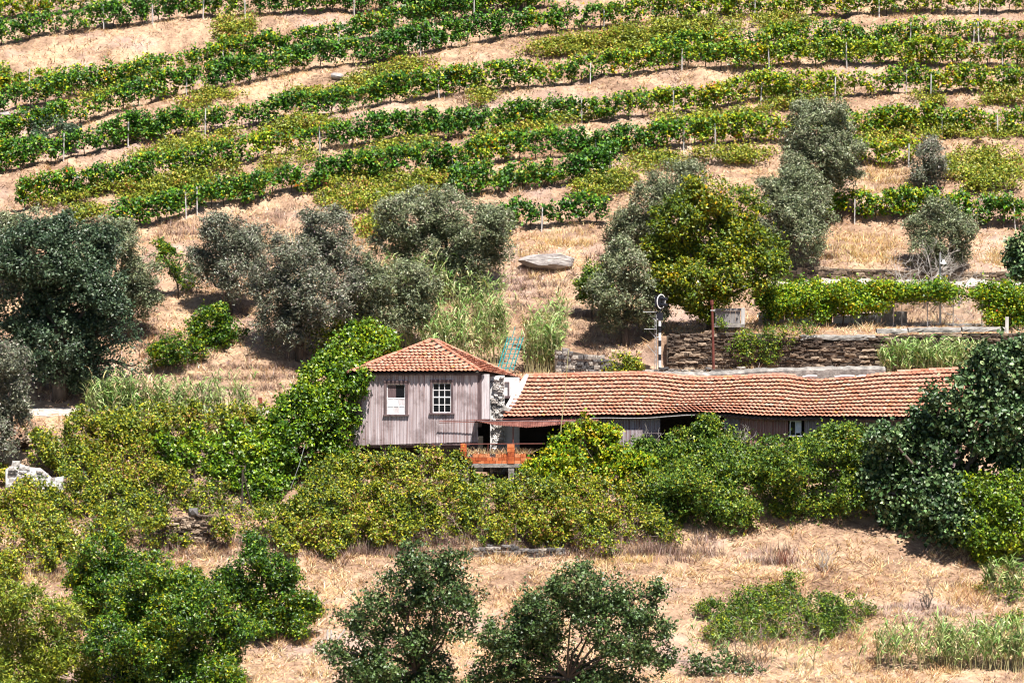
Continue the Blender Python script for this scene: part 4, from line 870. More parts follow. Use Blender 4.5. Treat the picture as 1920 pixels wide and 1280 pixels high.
# boulders
def boulder(name, label, c, rx, ry, rz, seed):
    r = np.random.default_rng(seed); q = MB(); V = []; n1_, n2_ = 40, 22; pn = unit(r.normal(size=(26, 3))); ph_ = r.uniform(.72, 1.0, 26)
    for i in range(n2_+1):
        th = math.pi*i/n2_
        for j in range(n1_):
            ph = 2*math.pi*j/n1_; d = np.array((math.sin(th)*math.cos(ph), math.sin(th)*math.sin(ph), math.cos(th)))
            dots = pn@d; k = min(1.08, float(np.min(np.where(dots > .05, ph_/np.maximum(dots, .05), 9)))); k *= 1+.05*float(N3(d[0]*9+seed, d[2]*9+d[1]*7)); V.append(np.asarray(c)+d*k*np.array((rx, ry, rz)))
    q.add(V, [(i*n1_+j, i*n1_+(j+1) % n1_, (i+1)*n1_+(j+1) % n1_, (i+1)*n1_+j) for i in range(n2_) for j in range(n1_)]); o = q.build(name, 'boulder', None, origin=c); tag(o, label, 'boulder'); return o
g1 = ground(1025, 498, 10, 60); boulder('boulder', 'long flat grey boulder in the golden grass above the reeds', g1+np.array((0, .5, .25)), 1.75, .9, .5, 3)
g1 = ground(630, 146, 30, 90); boulder('boulder', 'small pale rock below a vine row on the upper slope', g1+np.array((0, .2, .1)), .45, .3, .22, 5)
g1 = ground(10, 218, 30, 90); boulder('boulder', 'small pale rock at the left border between vine rows', g1+np.array((0, .2, .1)), .45, .3, .2, 9)
# orange crate at the bottom right
bx_ = thing('orange_box', 'small orange red box half hidden in the reeds at the bottom right', 'box', P(1886, 1236, -20)); boxpart('side', P(1876, 1238, -20), P(1893, 1222, -19.7), 'brick', bx_); boxpart('lid', P(1875, 1222, -20.03), P(1894, 1218, -19.65), 'greyboard', bx_)

# ================================================================== plants
def clump_cloud(blobs, dens, per, csig, shell=.5, flat=.85, sprig=.10, sub=.42, void=-.16, shoots=.9):
    """blobs: (centre, radius). Every blob carries sprays (small domes of radius about `sub`) on its outer part; leaves sit on the domes"""
    pts = []; nrm = []
    C = np.array([b[0] for b in blobs]); R = np.array([b[1] for b in blobs])
    for bi, (c, r) in enumerate(blobs):
        tot = max(6, int(dens*4*math.pi*r*r))*per                       # leaves meant for this blob
        m = max(6, int(3.6*(r/sub)**2)); d = unit(rng.normal(size=(m, 3))); d = d[(d[:, 1] < .35) | (rng.random(m) < .42)]; m0 = m; m = len(d)
        rad = .62+.38*rng.random(m)**.7; spr = rng.random(m) < sprig; rad = np.where(spr, rad+.22*rng.random(m), rad); rad = np.where(rng.random(m) < .22, rad*.6, rad)
        lump = 1+.30*fbm(N3, d[:, 0]*1.9+c[0]*3.1, d[:, 2]*1.9+d[:, 1]*1.3+c[2])
        cc = c+d*(rad*lump*r*.92)[:, None]*np.array([1, 1, flat+.1]); deep = np.zeros(m, bool)
        for k2, (c2, r2) in enumerate(zip(C, R)):
            if k2 != bi: deep |= np.linalg.norm(cc-c2, axis=1) < r2*.55
        keep = ~deep | (rng.random(m) < .25); cc = cc[keep]; d = d[keep]; spr = spr[keep]; m = len(cc)
        if m == 0: continue
        rs = sub*(.55+.75*rng.random(m))*np.where(spr, .6, 1.0); k = np.maximum(5, (tot/m0*(rs/sub)**2*1.15).astype(int))
        rep_ = np.repeat(np.arange(m), k); n = len(rep_)
        ld = unit(rng.normal(size=(n, 3))+d[rep_]*.75+np.array([0, -.15, .55])); lr = rs[rep_]*np.where(rng.random(n) < .8, .72+.36*rng.random(n), rng.random(n))
        q = cc[rep_]+ld*lr[:, None]*np.array([1.05, 1.05, .8])+rng.normal(size=(n, 3))*(csig*(.35+1.1*rng.random(n)**3))[:, None]
        # loose leaves and twigs between the sprays
        n3_ = int(n*.2); d3 = unit(rng.normal(size=(n3_, 3))+np.array([0, -.2, .1])); l3 = 1+.30*fbm(N3, d3[:, 0]*1.9+c[0]*3.1, d3[:, 2]*1.9+d3[:, 1]*1.3+c[2]); f3 = d3*(r*l3*(.35+.68*rng.random(n3_)**.6))[:, None]
        pts.append(c+f3); nrm.append(d3*.5+rng.normal(size=(n3_, 3))*.7+np.array([0, -.2, .4]))
        pts.append(q); nrm.append(ld*.7+rng.normal(size=(n, 3))*.75+np.array([.05, -.1, .3]))
        # stray shoots standing out of the outline
        ns = int(shoots*4*math.pi*r*r); d4 = unit(rng.normal(size=(ns, 3))+np.array([0, -.2, .45])); l4 = 1+.30*fbm(N3, d4[:, 0]*1.9+c[0]*3.1, d4[:, 2]*1.9+d4[:, 1]*1.3+c[2]); kk = 9
        u4 = np.tile(np.linspace(0, 1, kk), ns); dd = np.repeat(d4, kk, 0); le = np.repeat(sub*(.9+1.3*rng.random(ns)), kk)
        q4 = c+dd*(np.repeat(r*l4*.86, kk)+u4*le)[:, None]+np.array([0, 0, .14])*((u4**2)*le)[:, None]*np.repeat(rng.choice([-1, 1, 1], ns), kk)[:, None]+rng.normal(size=(ns*kk, 3))*.035
        pts.append(q4); nrm.append(rng.normal(size=(ns*kk, 3))*.8+np.array([0, -.3, .6]))
    pts = np.concatenate(pts); nrm = np.concatenate(nrm)
    f_ = .62/sub*.42; vd = fbm(N5, pts[:, 0]*f_+pts[:, 1]*.61*f_, pts[:, 2]*f_*1.15-pts[:, 1]*.53*f_)
    k = (vd > void) | (rng.random(len(pts)) < .12)
    return pts[k], nrm[k]
def branches(mb, base, blobs, r0, rnd, twigs=4, wig=.12):
    base = np.asarray(base, float); top = np.mean([b[0] for b in blobs], 0); fork = base+(top-base)*.3; fork[2] = base[2]+(top[2]-base[2])*.42
    mb.tube([base-(0, 0, .25), base+(fork-base)*.5+rnd.normal(size=3)*wig*.5*r0*3, fork], [r0*1.25, r0, r0*.8], 8)
    for c, r in blobs:
        d = c-fork; ln = np.linalg.norm(d)+1e-6; m1 = fork+d*.35+rnd.normal(size=3)*wig*ln*.5; m2 = fork+d*.7+rnd.normal(size=3)*wig*ln*.4
        mb.tube([fork, m1, m2, c+rnd.normal(size=3)*r*.15], [r0*.55, r0*.4, r0*.26, r0*.1], 5)
        for _ in range(twigs):
            e = c+unit(rnd.normal(size=3))*r*rnd.uniform(.7, 1.02); s_ = m2+(c-m2)*rnd.uniform(.2, 1); mb.tube([s_, (s_+e)/2+rnd.normal(size=3)*.12*r, e], [r0*.14+.01, r0*.1+.006, .005], 4)
G['pergola'] = [(w_*k_, c_) for (w_, c_), k_ in zip(G['vine_y'], (2.2, 1.4, 1, .8, .6, .5))]
LEAF = dict(
 pergola=('pergola', 'leaf', (.10, .17), .8, 7, 16, .15, -.3, 0),  # palette, material, size range, aspect, clumps per m2, leaves per clump, clump sigma, void threshold, lobed
 olive=('olive', 'olive', (.12, .20), .36, 5.2, 24, .17, -.34, 0), olive_p=('olive_p', 'olive', (.12, .20), .36, 5.0, 24, .18, -.34, 0),
 oak=('oak', 'gloss', (.12, .19), .6, 4.0, 24, .18, -.2, 0), dark=('dark', 'gloss', (.11, .18), .5, 6.0, 22, .15, -.3, 0), poplar=('poplar', 'gloss', (.11, .17), .75, 4.4, 16, .2, -.14, 0),
 ivy=('ivy', 'gloss', (.12, .19), .8, 7.0, 15, .14, -.2, 0), bramble=('bramble', 'leaf', (.095, .165), .7, 6.4, 19, .15, -.13, 0), bramble_g=('bramble_g', 'leaf', (.10, .17), .65, 6.2, 19, .15, -.13, 0),
 yellow=('yellow', 'leaf', (.13, .21), .6, 4.6, 20, .17, -.14, 0), fig=('fig', 'gloss', (.15, .26), .8, 4.4, 13, .24, -.2, 1), lime=('lime', 'gloss', (.12, .20), .65, 5.5, 15, .16, -.15, 0),
 shrub=('dark', 'leaf', (.11, .18), .55, 6, 17, .13, -.3, 0), willow=('willow', 'leaf', (.13, .24), .3, 4.5, 20, .22, -.2, 0), vine=('vine_y', 'leaf', (.11, .18), .8, 7, 16, .15, -.15, 0), weedy=('bramble_g', 'leaf', (.09, .16), .5, 7.0, 15, .16, -.2, 0))
SUB = dict(olive=.32, olive_p=.32, oak=.34, dark=.28, poplar=.28, ivy=.26, bramble=.22, bramble_g=.26, yellow=.3, fig=.42, lime=.27, shrub=.24, willow=.3, vine=.24, weedy=.2)
def plant(name, label, cat, leaf, base, blobs, Y=None, group=None, trunk=.2, hug=None, ymax=99, ymin=-30, dz=.55, crown='crown', stem='trunk', spread=.35, sprig=.1, bark='bark', densk=1.0, lift=.35):
    """base: pixel of the foot; blobs: (px, py, radius px[, dY]); hug: blob height above ground in radii -> depth from the terrain"""
    pal, mat, (s0, s1), asp, dens, per, csig, shell, lob = LEAF[leaf]
    bs = []; rnd = np.random.default_rng(sum(map(ord, label)))
    if Y is None: b0 = ground(base[0], base[1], ymin); Y = min(float(b0[1]), ymax)
    for b_ in blobs:
        px, py, rp = b_[:3]
        if hug is not None:
            rp = rp*1.14; r = rp*scale(0); c = cast([px], [py], lambda x, y: H(x, y)+hug*r, ymin, 60, .15)[0]; yy_ = min(float(c[1]), ymax)+(b_[3] if len(b_) > 3 else 0)
        else: yy_ = Y+(b_[3] if len(b_) > 3 else rnd.uniform(-1, 1)*spread*rp*scale(Y)*2)
        bs.append((P(px, py, yy_), rp*scale(yy_)))
    bx0 = P(base[0], base[1], Y); foot = np.array((bx0[0], Y, float(H(bx0[0], Y))))
    if hug is not None:
        m_ = np.mean([b_[0] for b_ in bs], 0); foot = np.array((m_[0], m_[1], float(H(m_[0], m_[1]))))
    t = thing(name, label, cat, foot, group)
    big = list(bs)
    for c, r in big:
        for _ in range(2):
            dv = unit(rnd.normal(size=3)*np.array((1, .7, .8))+np.array((0, -.25, .35))); bs.append((c+dv*r*rnd.uniform(.65, 1.0), r*rnd.uniform(.25, .5)))
    q, nr = clump_cloud(bs, dens*densk*2.3, per, csig, shell, sprig=sprig, sub=SUB.get(leaf, .42), void=shell); hq = q[:, 2]-H(q[:, 0], q[:, 1]); k = (hq > .02) & ((hq > lift*(.6+1.2*fbm(N2, q[:, 0]*.9, q[:, 1]*.9+3))) | (rng.random(len(q)) < .15)); q, nr = q[k], nr[k]; n = len(q)
    leaves(crown, q, nr, (s0+(s1-s0)*rng.random(n))*1.05, pick_cols(G[pal], n, q), mat, t, asp, 'lobed' if lob else 'rhomb')
    mb = MB()
    bs = big
    if hug is None: branches(mb, foot, big, trunk, rnd)
    else:
        for c, r in big:
            g0 = float(H(c[0], c[1]))
            for _ in range(20):
                a = np.array((c[0]+rnd.normal()*r*.5, c[1]+rnd.normal()*r*.3, 0)); a[2] = float(H(a[0], a[1]))-.05; e = c+unit(rnd.normal(size=3)+np.array((0, -.4, .5)))*r*rnd.uniform(.7, 1.15); mb.tube([a, (a+e)/2+rnd.normal(size=3)*r*.2+np.array((0, 0, r*.15)), e], [.018, .014, .006], 3, False)
    so_ = mb.build(stem, 'deadstem' if hug is not None else bark, t, True)
    if hug is not None: so_['kind'] = 'stuff'
    return t
OG = 'olive trees on the slope'
plant('oak_tree', 'massive dark green oak filling the left border below the vineyard', 'tree', 'oak', (110,735), [(70,480,75),(150,475,60),(40,570,80),(130,570,80),(200,615,62),(110,650,75),(60,660,60),(185,545,55),(15,640,50),(190,680,42),(238,640,28),(110,440,35),(190,455,35),(20,500,50),(245,690,22)], trunk=.38, spread=.5)
plant('olive_tree', 'pale olive tree growing behind the right side of the massive oak', 'tree', 'olive', (245,620), [(225,460,42),(262,510,38),(205,440,35),(265,565,32),(240,545,40)], group=OG, trunk=.2)
plant('olive_tree', 'pale olive tree showing above the massive oak at the left border', 'tree', 'olive', (35,540), [(20,440,42),(62,432,30),(-20,450,40),(35,475,40)], group=OG)
plant('olive_tree', 'pale grey olive at the left border in front of the oak, beside the brambles', 'tree', 'olive_p', (5,860), [(5,680,46),(0,755,50),(26,720,28),(-5,825,42),(22,790,34),(30,745,24)], group=OG)
plant('olive_tree', 'small round grey olive left of the three olives above the house', 'tree', 'olive_p', (430,575), [(420,440,42),(460,470,42),(390,490,38),(440,520,42),(482,445,24),(400,425,28),(375,520,24)], group=OG)
plant('olive_tree', 'tall purplish olive with drooping twigs left above the ivy mound', 'tree', 'olive_p', (560,670), [(612,430,46),(640,470,42),(560,500,58),(520,560,48),(600,560,58),(560,610,48),(642,530,42),(500,510,34),(590,460,36),(500,620,30)], group=OG)
plant('olive_tree', 'broad olive tree on the slope left of the golden grass and boulder', 'tree', 'olive', (840,535), [(757,412,56),(840,400,48),(900,430,52),(820,470,58),(740,460,42),(932,470,32),(880,490,42),(800,378,32),(930,418,34),(780,500,30)], group=OG, trunk=.28)
plant('olive_tree', 'bushy olive right above the farmhouse ridge behind the reeds', 'tree', 'olive', (720,665), [(690,540,52),(760,530,46),(720,600,52),(780,580,38),(660,590,38),(800,530,28)], group=OG)
plant('shrub', 'dark green shrub on the straw slope right of the oak', 'shrub', 'shrub', (405,650), [(400,602,38),(432,618,28),(375,622,26),(410,635,28)], trunk=.07, group='green shrubs on the slope')
plant('shrub', 'low spreading green shrub above the reed bed left of the ivy', 'shrub', 'shrub', (332,685), [(330,650,34),(362,660,28),(300,662,22)], trunk=.06, group='green shrubs on the slope')
plant('shrub', 'slim leafy shrub at the upper right edge of the oak', 'shrub', 'shrub', (335,550), [(312,480,22),(340,500,26),(350,530,18),(300,460,12)], trunk=.06, group='green shrubs on the slope')
plant('shrub', 'bright green shrub right above the top of the ivy mound', 'shrub', 'lime', (612,672), [(615,605,30),(595,640,24),(632,632,24)], trunk=.07, group='green shrubs on the slope')
plant('shrub', 'round dark bush between vine rows at the upper left', 'shrub', 'oak', (108,278), [(105,245,30),(82,256,18),(132,250,18)], trunk=.08)
plant('shrub', 'green shrub beside the trunkless olive above the golden bank, left of the yellow tree', 'shrub', 'bramble_g', (1110,590), [(1115,520,28),(1095,545,22),(1130,545,20)], trunk=.06)
plant('olive_tree', 'tallest olive in the vineyard behind the yellow green tree', 'tree', 'olive', (1555,395), [(1555,218,36),(1530,250,52),(1572,282,42),(1500,270,38),(1540,312,48),(1582,330,32),(1508,322,38),(1570,240,30)], group=OG, trunk=.28)
plant('olive_tree', 'olive standing between the yellow tree and the golden slope', 'tree', 'olive', (1480,490), [(1490,350,42),(1470,410,52),(1520,402,42),(1450,440,34),(1500,450,46),(1442,358,28)], group=OG)
plant('olive_tree', 'olive tree up the slope left behind the yellow green tree', 'tree', 'olive', (1225,490), [(1262,342,46),(1222,372,42),(1190,420,42),(1280,372,38),(1170,442,32),(1300,330,26),(1230,430,34)], group=OG)
plant('olive_tree', 'olive tree at the bank left of the railway signal', 'tree', 'olive', (1172,640), [(1172,502,46),(1135,550,36),(1190,560,46),(1150,588,34),(1222,590,34),(1165,470,26)], group=OG)
plant('deciduous_tree', 'large yellow green tree with orange seed clusters above the stone wall', 'tree', 'yellow', (1335,612), [(1330,372,46),(1272,412,46),(1390,400,50),(1250,470,46),(1330,450,66),(1422,470,50),(1290,530,55),(1372,530,55),(1432,512,36),(1240,540,32),(1330,575,40),(1300,378,30),(1455,500,24)], Y=17.5, trunk=.3, spread=.5)
plant('olive_tree', 'small dark olive alone on the golden grass at the right, casting a shadow', 'tree', 'olive_p', (1735,352), [(1742,295,26),(1732,325,26),(1756,312,20),(1745,275,16)], group=OG, trunk=.1)
plant('olive_tree', 'olive tree behind the bare shrubs and the lamp post', 'tree', 'olive', (1768,500), [(1760,412,40),(1730,432,32),(1796,432,34),(1770,460,40),(1802,470,22),(1735,465,26)], group=OG)
plant('evergreen_tree', 'dark glossy tree cut off by the right border above the pergola', 'tree', 'fig', (1925,585), [(1910,472,24),(1925,512,34),(1902,492,14),(1940,460,30)], Y=24, trunk=.15)

# fig and broadleaf bushes on the right
plant('fig_tree', 'huge fig tree with broad dark leaves covering the right end of the shed', 'tree', 'fig', (1760,1085), [(1880,692,56),(1825,742,52),(1745,800,48),(1860,790,66),(1662,862,44),(1760,860,76),(1680,930,56),(1780,960,76),(1700,1005,55),(1880,870,60),(1760,1040,46),(1650,818,26),(1905,760,50),(1770,745,30),(1930,680,50),(1820,1010,46)], Y=-6.5, trunk=.25, spread=.6)
plant('leafy_bush', 'light yellow green bush in front of the fig at the right border', 'bush', 'lime', (1865,1075), [(1850,932,50),(1892,990,56),(1832,1002,42),(1905,912,40),(1865,1042,38),(1935,960,50),(1815,930,26)], Y=-9.5, trunk=.1)
plant('elder_bush', 'big rounded green bush left of the fig with a dark hollow below', 'bush', 'bramble_g', (1540,1050), [(1560,862,56),(1482,872,56),(1592,932,42),(1502,942,52),(1432,902,50),(1552,975,34),(1460,980,42),(1605,985,24),(1580,820,30)], Y=-5.5, lift=.9, trunk=.16)
plant('elder_bush', 'green bush with reddish sprays in front of the shed wall', 'bush', 'bramble_g', (1340,1040), [(1380,962,50),(1320,930,55),(1300,985,46),(1402,1008,36),(1265,950,42),(1350,890,40)], Y=-5.8, lift=.9, trunk=.12)

# brambles and ivy
BG = 'bramble thickets below the buildings'
plant('ivy_mound', 'tall bright green ivy mound swallowing the left side of the farmhouse', 'ivy', 'ivy', (600,930), [(692,632,34,5.5),(722,645,26,5),(648,665,42,4.2),(697,680,30,4.5),(595,712,42,2.0),(640,742,45,.2),(560,772,48,.3),(612,800,55,-.6),(556,842,48,-1),(622,868,40,-1.2),(575,900,38,-1.4),(644,826,22,-.9),(655,702,34,.4),(660,768,20,-.5),(738,662,14,5),(685,702,14,-.8),(672,722,17,-.7),(535,800,40,-.4),(530,870,40,-1.2),(600,930,36,-1.8),(645,890,34,-1.5),(545,915,34,-1.8),(590,760,46,.4),(620,700,40,2.2),(650,800,24,-.6),(700,655,36,5.0)], Y=.3, trunk=.25, crown='foliage', stem='stems')
plant('bramble_thicket', 'yellow green creeper carpet below the reed bed left of the ivy', 'bramble', 'bramble', (280,830), [(95,845,40),(150,825,42),(210,812,44),(270,808,46),(330,808,46),(390,803,44),(445,797,42),(495,797,36),(520,830,34),(180,855,40),(250,850,44)], hug=.45, group=BG, crown='foliage', stem='stems')
plant('bramble_thicket', 'shiny dark green creeper left beside the foot of the ivy mound', 'bramble', 'ivy', (430,880), [(375,858,42),(440,855,46),(495,880,46),(425,900,38),(335,868,34),(505,925,30),(310,850,28),(470,915,34),(540,880,34),(480,840,34)], hug=.6, ymax=.5, group=BG, crown='foliage', stem='stems')
plant('bramble_thicket', 'large yellow bramble thicket at the left border below the pale ruin', 'bramble', 'bramble', (80,1000), [(30,960,48),(25,1020,50),(95,995,46),(150,945,46),(0,900,32),(205,975,34),(70,1060,36),(130,1035,34),(10,1070,36),(60,940,44),(180,1000,30),(120,950,40)], hug=.5, group=BG, crown='foliage', stem='stems')
plant('bramble_thicket', 'yellow bramble slope between the pale ruin and the leaning posts', 'bramble', 'bramble', (250,920), [(160,890,42),(220,905,44),(285,905,44),(345,920,40),(400,932,32),(260,950,34),(140,870,34),(320,955,30),(200,940,40),(380,950,30),(190,870,36),(240,975,24),(430,955,26)], hug=.5, group=BG, crown='foliage', stem='stems')
plant('bramble_thicket', 'low yellowish brambles right of the crumbling stone ruin', 'bramble', 'bramble', (520,995), [(440,990,26),(490,988,30),(545,995,32),(600,1005,34),(640,1010,30),(470,1010,24),(520,1015,26),(580,1020,26),(420,975,22),(560,970,26),(300,990,16),(270,1000,22),(500,960,24),(460,965,22),(230,1000,26),(540,1030,20),(620,1035,22)], hug=.45, group=BG, crown='foliage', stem='stems')
plant('bramble_thicket', 'dense olive yellow brambles below the farmhouse wall', 'bramble', 'bramble', (720,930), [(620,905,44),(680,890,42),(740,885,46),(800,885,42),(845,915,38),(650,955,44),(720,950,46),(790,960,42),(590,935,32),(700,1000,34),(850,970,40),(660,1000,34),(750,1005,34),(800,1005,34),(620,960,40),(860,880,26),(570,960,26),(640,930,40),(540,965,26),(760,925,42),(820,940,40),(900,915,20),(945,922,22)], hug=.75, ymax=-1.6, group=BG, crown='foliage', stem='stems', lift=1.0)
plant('bramble_thicket', 'dense yellowish brambles below and right of the brick balcony', 'bramble', 'bramble', (1050,960), [(900,955,42),(960,945,42),(1020,940,46),(1080,935,46),(1140,945,44),(1000,990,40),(1090,990,44),(1165,985,42),(930,1000,34),(1200,930,40),(1050,1005,34),(1130,1020,32),(880,990,34),(1210,985,36),(970,1000,30),(880,935,34),(1050,960,44),(1120,970,40),(1240,1000,32),(985,905,26),(925,925,26),(890,915,18)], hug=.7, ymax=-2.4, group=BG, crown='foliage', stem='stems', lift=1.0)
plant('creeper', 'green creeper climbing up over the balcony end and awning', 'creeper', 'vine', (1100,880), [(1088,812,26),(1052,860,36),(1110,855,42),(1012,880,28),(1160,880,42),(1070,900,42),(1200,895,36),(1092,790,12),(1130,820,22)], hug=.8, ymax=-2.3, group=BG, crown='foliage', stem='stems')
plant('bramble_thicket', 'green brambles in front of the shed openings', 'bramble', 'bramble_g', (1300,890), [(1240,872,40),(1300,852,42),(1328,800,20),(1350,875,46),(1270,835,24),(1380,835,30),(1200,860,34),(1240,920,42),(1390,862,40),(1440,852,32),(1322,826,20),(1290,900,40)], hug=.8, ymax=-1.6, group=BG, crown='foliage', stem='stems')
plant('bramble_thicket', 'green brambles under the shed window left of the fig', 'bramble', 'bramble_g', (1540,860), [(1500,855,30),(1550,835,36),(1600,830,34),(1625,870,32)], hug=.8, ymax=-1.2, group=BG, crown='foliage', stem='stems')

# pergola vines
pg = plant('vine_pergola', 'long yellow green vine pergola above the white wall', 'pergola', 'pergola', (1580,606), [(a, 552+random.uniform(-4, 4), 20, random.uniform(-.9, .9)) for a in range(1438, 1665, 13)]+[(a, 570+random.uniform(-5, 5), 17, random.uniform(-.9, .3)) for a in range(1440, 1655, 14)]+[(a, 549+random.uniform(-3, 3), 15, random.uniform(-.6, .6)) for a in range(1660, 1785, 11)]+[(1490,590,14,-.8),(1550,592,12,-.8),(1455,585,16,-.6)], Y=20.3, crown='foliage', stem='vines', trunk=.05)
for a in (1440, 1524, 1596, 1655): q = MB(); q.tube([P(a, 612, 20.4), P(a, 548, 20.4)], .05, 6); q.build('post', 'greyboard', pg)
q = MB(); q.tube([P(1435, 562, 20.4), P(1775, 552, 20.4)], .04, 5); q.build('beam', 'greyboard', pg)
plant('vine_pergola', 'bushy yellow vine hanging over the right end of the mesh fence', 'pergola', 'pergola', (1890,640), [(1850,560,24),(1880,570,30),(1912,560,30),(1862,595,20),(1905,605,28),(1930,590,30),(1835,548,14),(1800,548,10),(1925,640,24)], Y=18.3, crown='foliage', stem='vines', trunk=.06)
plant('creeper', 'straggly yellow creeper hanging down the dry stone wall', 'creeper', 'weedy', (1420,690), [(1400,640,22,-.1),(1440,632,22,-.1),(1480,625,20,-.1),(1395,670,18,-.2),(1440,665,20,-.2),(1375,655,14,-.2),(1350,610,10,.2),(1520,612,18,.3)], Y=14.1, crown='foliage', stem='stems', trunk=.03, densk=.6)
plant('shrub', 'yellowish round bush behind the shed ridge left of the signal', 'shrub', 'bramble', (1165,705), [(1165,685,22),(1145,690,14),(1190,690,14)], Y=11.2, trunk=.05)

# foreground trees
FG = 'foreground trees along the lower edge'
plant('citrus_tree', 'upper round green tree at the lower left, behind the big dark one', 'tree', 'dark', (200,1175), [(195,1042,42),(160,1082,38),(232,1062,38),(200,1112,48),(165,1130,36)], group=FG, ymin=-29)
plant('citrus_tree', 'big dense dark green tree at the lower left', 'tree', 'dark', (300,1285), [(290,1082,46),(340,1112,56),(250,1132,56),(300,1182,76),(392,1142,46),(205,1202,54),(380,1222,62),(270,1250,66),(442,1182,36),(330,1160,60,-1.6),(280,1220,60,-1.8),(420,1265,40),(200,1275,52),(340,1290,60),(260,1310,60),(440,1310,40)], Y=-27.5, group=FG, trunk=.25, spread=.5)
plant('citrus_tree', 'dark tree with a yellow left side, right of the big lower left tree', 'tree', 'dark', (500,1205), [(480,1062,46),(432,1092,36),(530,1072,32),(522,1122,52),(462,1132,46),(572,1142,30),(502,1162,44),(560,1170,28)], group=FG, ymin=-29)
plant('willow_bush', 'loose yellowish willow in the bottom left corner', 'bush', 'willow', (70,1300), [(50,1142,46),(120,1162,40),(30,1202,46),(92,1222,50),(142,1235,36),(40,1272,46),(5,1120,38),(110,1275,44),(0,1290,44),(160,1295,40),(60,1310,50)], Y=-28, group=FG, trunk=.12)
plant('poplar_tree', 'airy dark poplar crown at the bottom centre, left of its pair', 'tree', 'poplar', (790,1330), [(790,1052,44),(850,1062,34),(750,1112,48),(832,1112,48),(700,1152,44),(682,1202,44),(770,1182,54),(852,1162,44),(720,1252,54),(802,1252,46),(640,1160,20),(890,1110,24),(660,1265,40),(760,1290,50),(830,1300,50),(700,1315,50),(630,1225,26)], Y=-28.5, group=FG, trunk=.13, sprig=.2, densk=1.0)
plant('poplar_tree', 'wider airy dark poplar crown at the bottom centre, right of its pair', 'tree', 'poplar', (1060,1330), [(1080,1102,44),(1140,1112,44),(1012,1152,50),(1100,1172,58),(1190,1142,40),(1232,1182,34),(940,1192,44),(1170,1222,54),(1032,1232,54),(922,1252,40),(1120,1272,46),(1240,1232,26),(1232,1105,20),(970,1280,46),(1180,1285,46),(1060,1300,50),(1010,1190,40),(900,1285,36),(960,1235,40)], Y=-29, group=FG, trunk=.13, sprig=.2, densk=1.0)
plant('low_shrub', 'low light green shrub spreading in the straw field at the lower right', 'shrub', 'weedy', (1450,1170), [(1400,1140,40),(1470,1130,38),(1540,1150,42),(1330,1152,28),(1600,1150,34),(1440,1175,40),(1530,1185,34),(1380,1170,34),(1490,1165,40),(1570,1175,36),(1350,1185,28),(1430,1120,26),(1420,1195,30)], hug=.42, crown='foliage', stem='stems', sprig=.2, densk=1.2)
plant('low_shrub', 'dark sparse shrub at the bottom edge right of the poplars', 'shrub', 'poplar', (1360,1300), [(1310,1252,26),(1362,1242,24),(1402,1268,26),(1340,1280,26)], Y=-25, trunk=.06, sprig=.3, densk=.7)
plant('low_shrub', 'yellowish weedy shrub at the right border above the bottom reeds', 'shrub', 'weedy', (1880,1180), [(1870,1185,30),(1910,1170,30),(1840,1200,24),(1900,1120,22),(1850,1110,18)], hug=.3, crown='foliage', stem='stems', densk=.6)

# bare shrubs, dead branches
def bare(name, label, foot, top_px, n, r0, depth, mat='deadwood', spread=.5, seed=1):
    rnd = np.random.default_rng(seed); f = np.asarray(foot, float); t = thing(name, label, 'bare shrub', f); 
    def grow(mb, p, d, ln, r, lev):
        e1 = p+d*ln*.5+rnd.normal(size=3)*ln*.06; e2 = p+d*ln+rnd.normal(size=3)*ln*.1; mb.tube([p, e1, e2], [r, r*.85, r*.66], 5 if r > .015 else 4)
        if lev > 0:
            for _ in range(rnd.integers(2, 4)):
                nd = unit(d+rnd.normal(size=3)*spread+np.array((0, 0, .12))); grow(mb, e2 if rnd.random() < .6 else e1, nd, ln*rnd.uniform(.55, .8), r*.6, lev-1)
    for k in range(n):
        mb = MB(); d = unit(np.array((rnd.normal()*.35, rnd.normal()*.3, 1.0))); grow(mb, f+np.array((rnd.normal()*.15, rnd.normal()*.1, -.05)), d, top_px*scale(f[1])*.45, r0*rnd.uniform(.7, 1), depth); mb.build('stem', mat, t)
    return t
bare('bare_shrub', 'pale leafless shrub with forked top right behind the pergola', P(1733, 590, 24), 140, 4, .06, 4, seed=3)
bare('bare_shrub', 'pale leafless spreading shrub left of the forked one', P(1700, 575, 24.3), 110, 5, .035, 3, spread=.7, seed=5)
bare('bare_shrub', 'pale leafless shrub right of the lamp post', P(1795, 580, 24), 115, 5, .04, 3, spread=.7, seed=8)
bare('bare_shrub', 'small dark dead shrub standing in the straw below the fig tree', ground(1735, 1152), 75, 4, .035, 3, 'bark', seed=12)
bare('bare_shrub', 'thin dead branches among the light green shrub at the lower right', P(1420, 1300, -24), 130, 4, .03, 4, 'bark', seed=15)
bare('bare_shrub', 'reddish dry stalks at the dark foot of the rounded bush', ground(1468, 1062), 48, 14, .02, 1, 'redbrown', seed=21)
bare('bare_shrub', 'brown dry stalks in front of the dark hollow left of the fig', ground(1545, 1072), 58, 8, .02, 2, 'deadwood', seed=23)
bare('bare_shrub', 'pale dry stalks rising in front of the shed opening', P(1385, 850, -1.0), 62, 9, .018, 2, 'deadwood', seed=25)
bare('bare_shrub', 'dry umbel stalks before the loose corrugated sheet of the shed', P(1212, 850, -1.2), 55, 4, .016, 3, 'deadwood', seed=27)

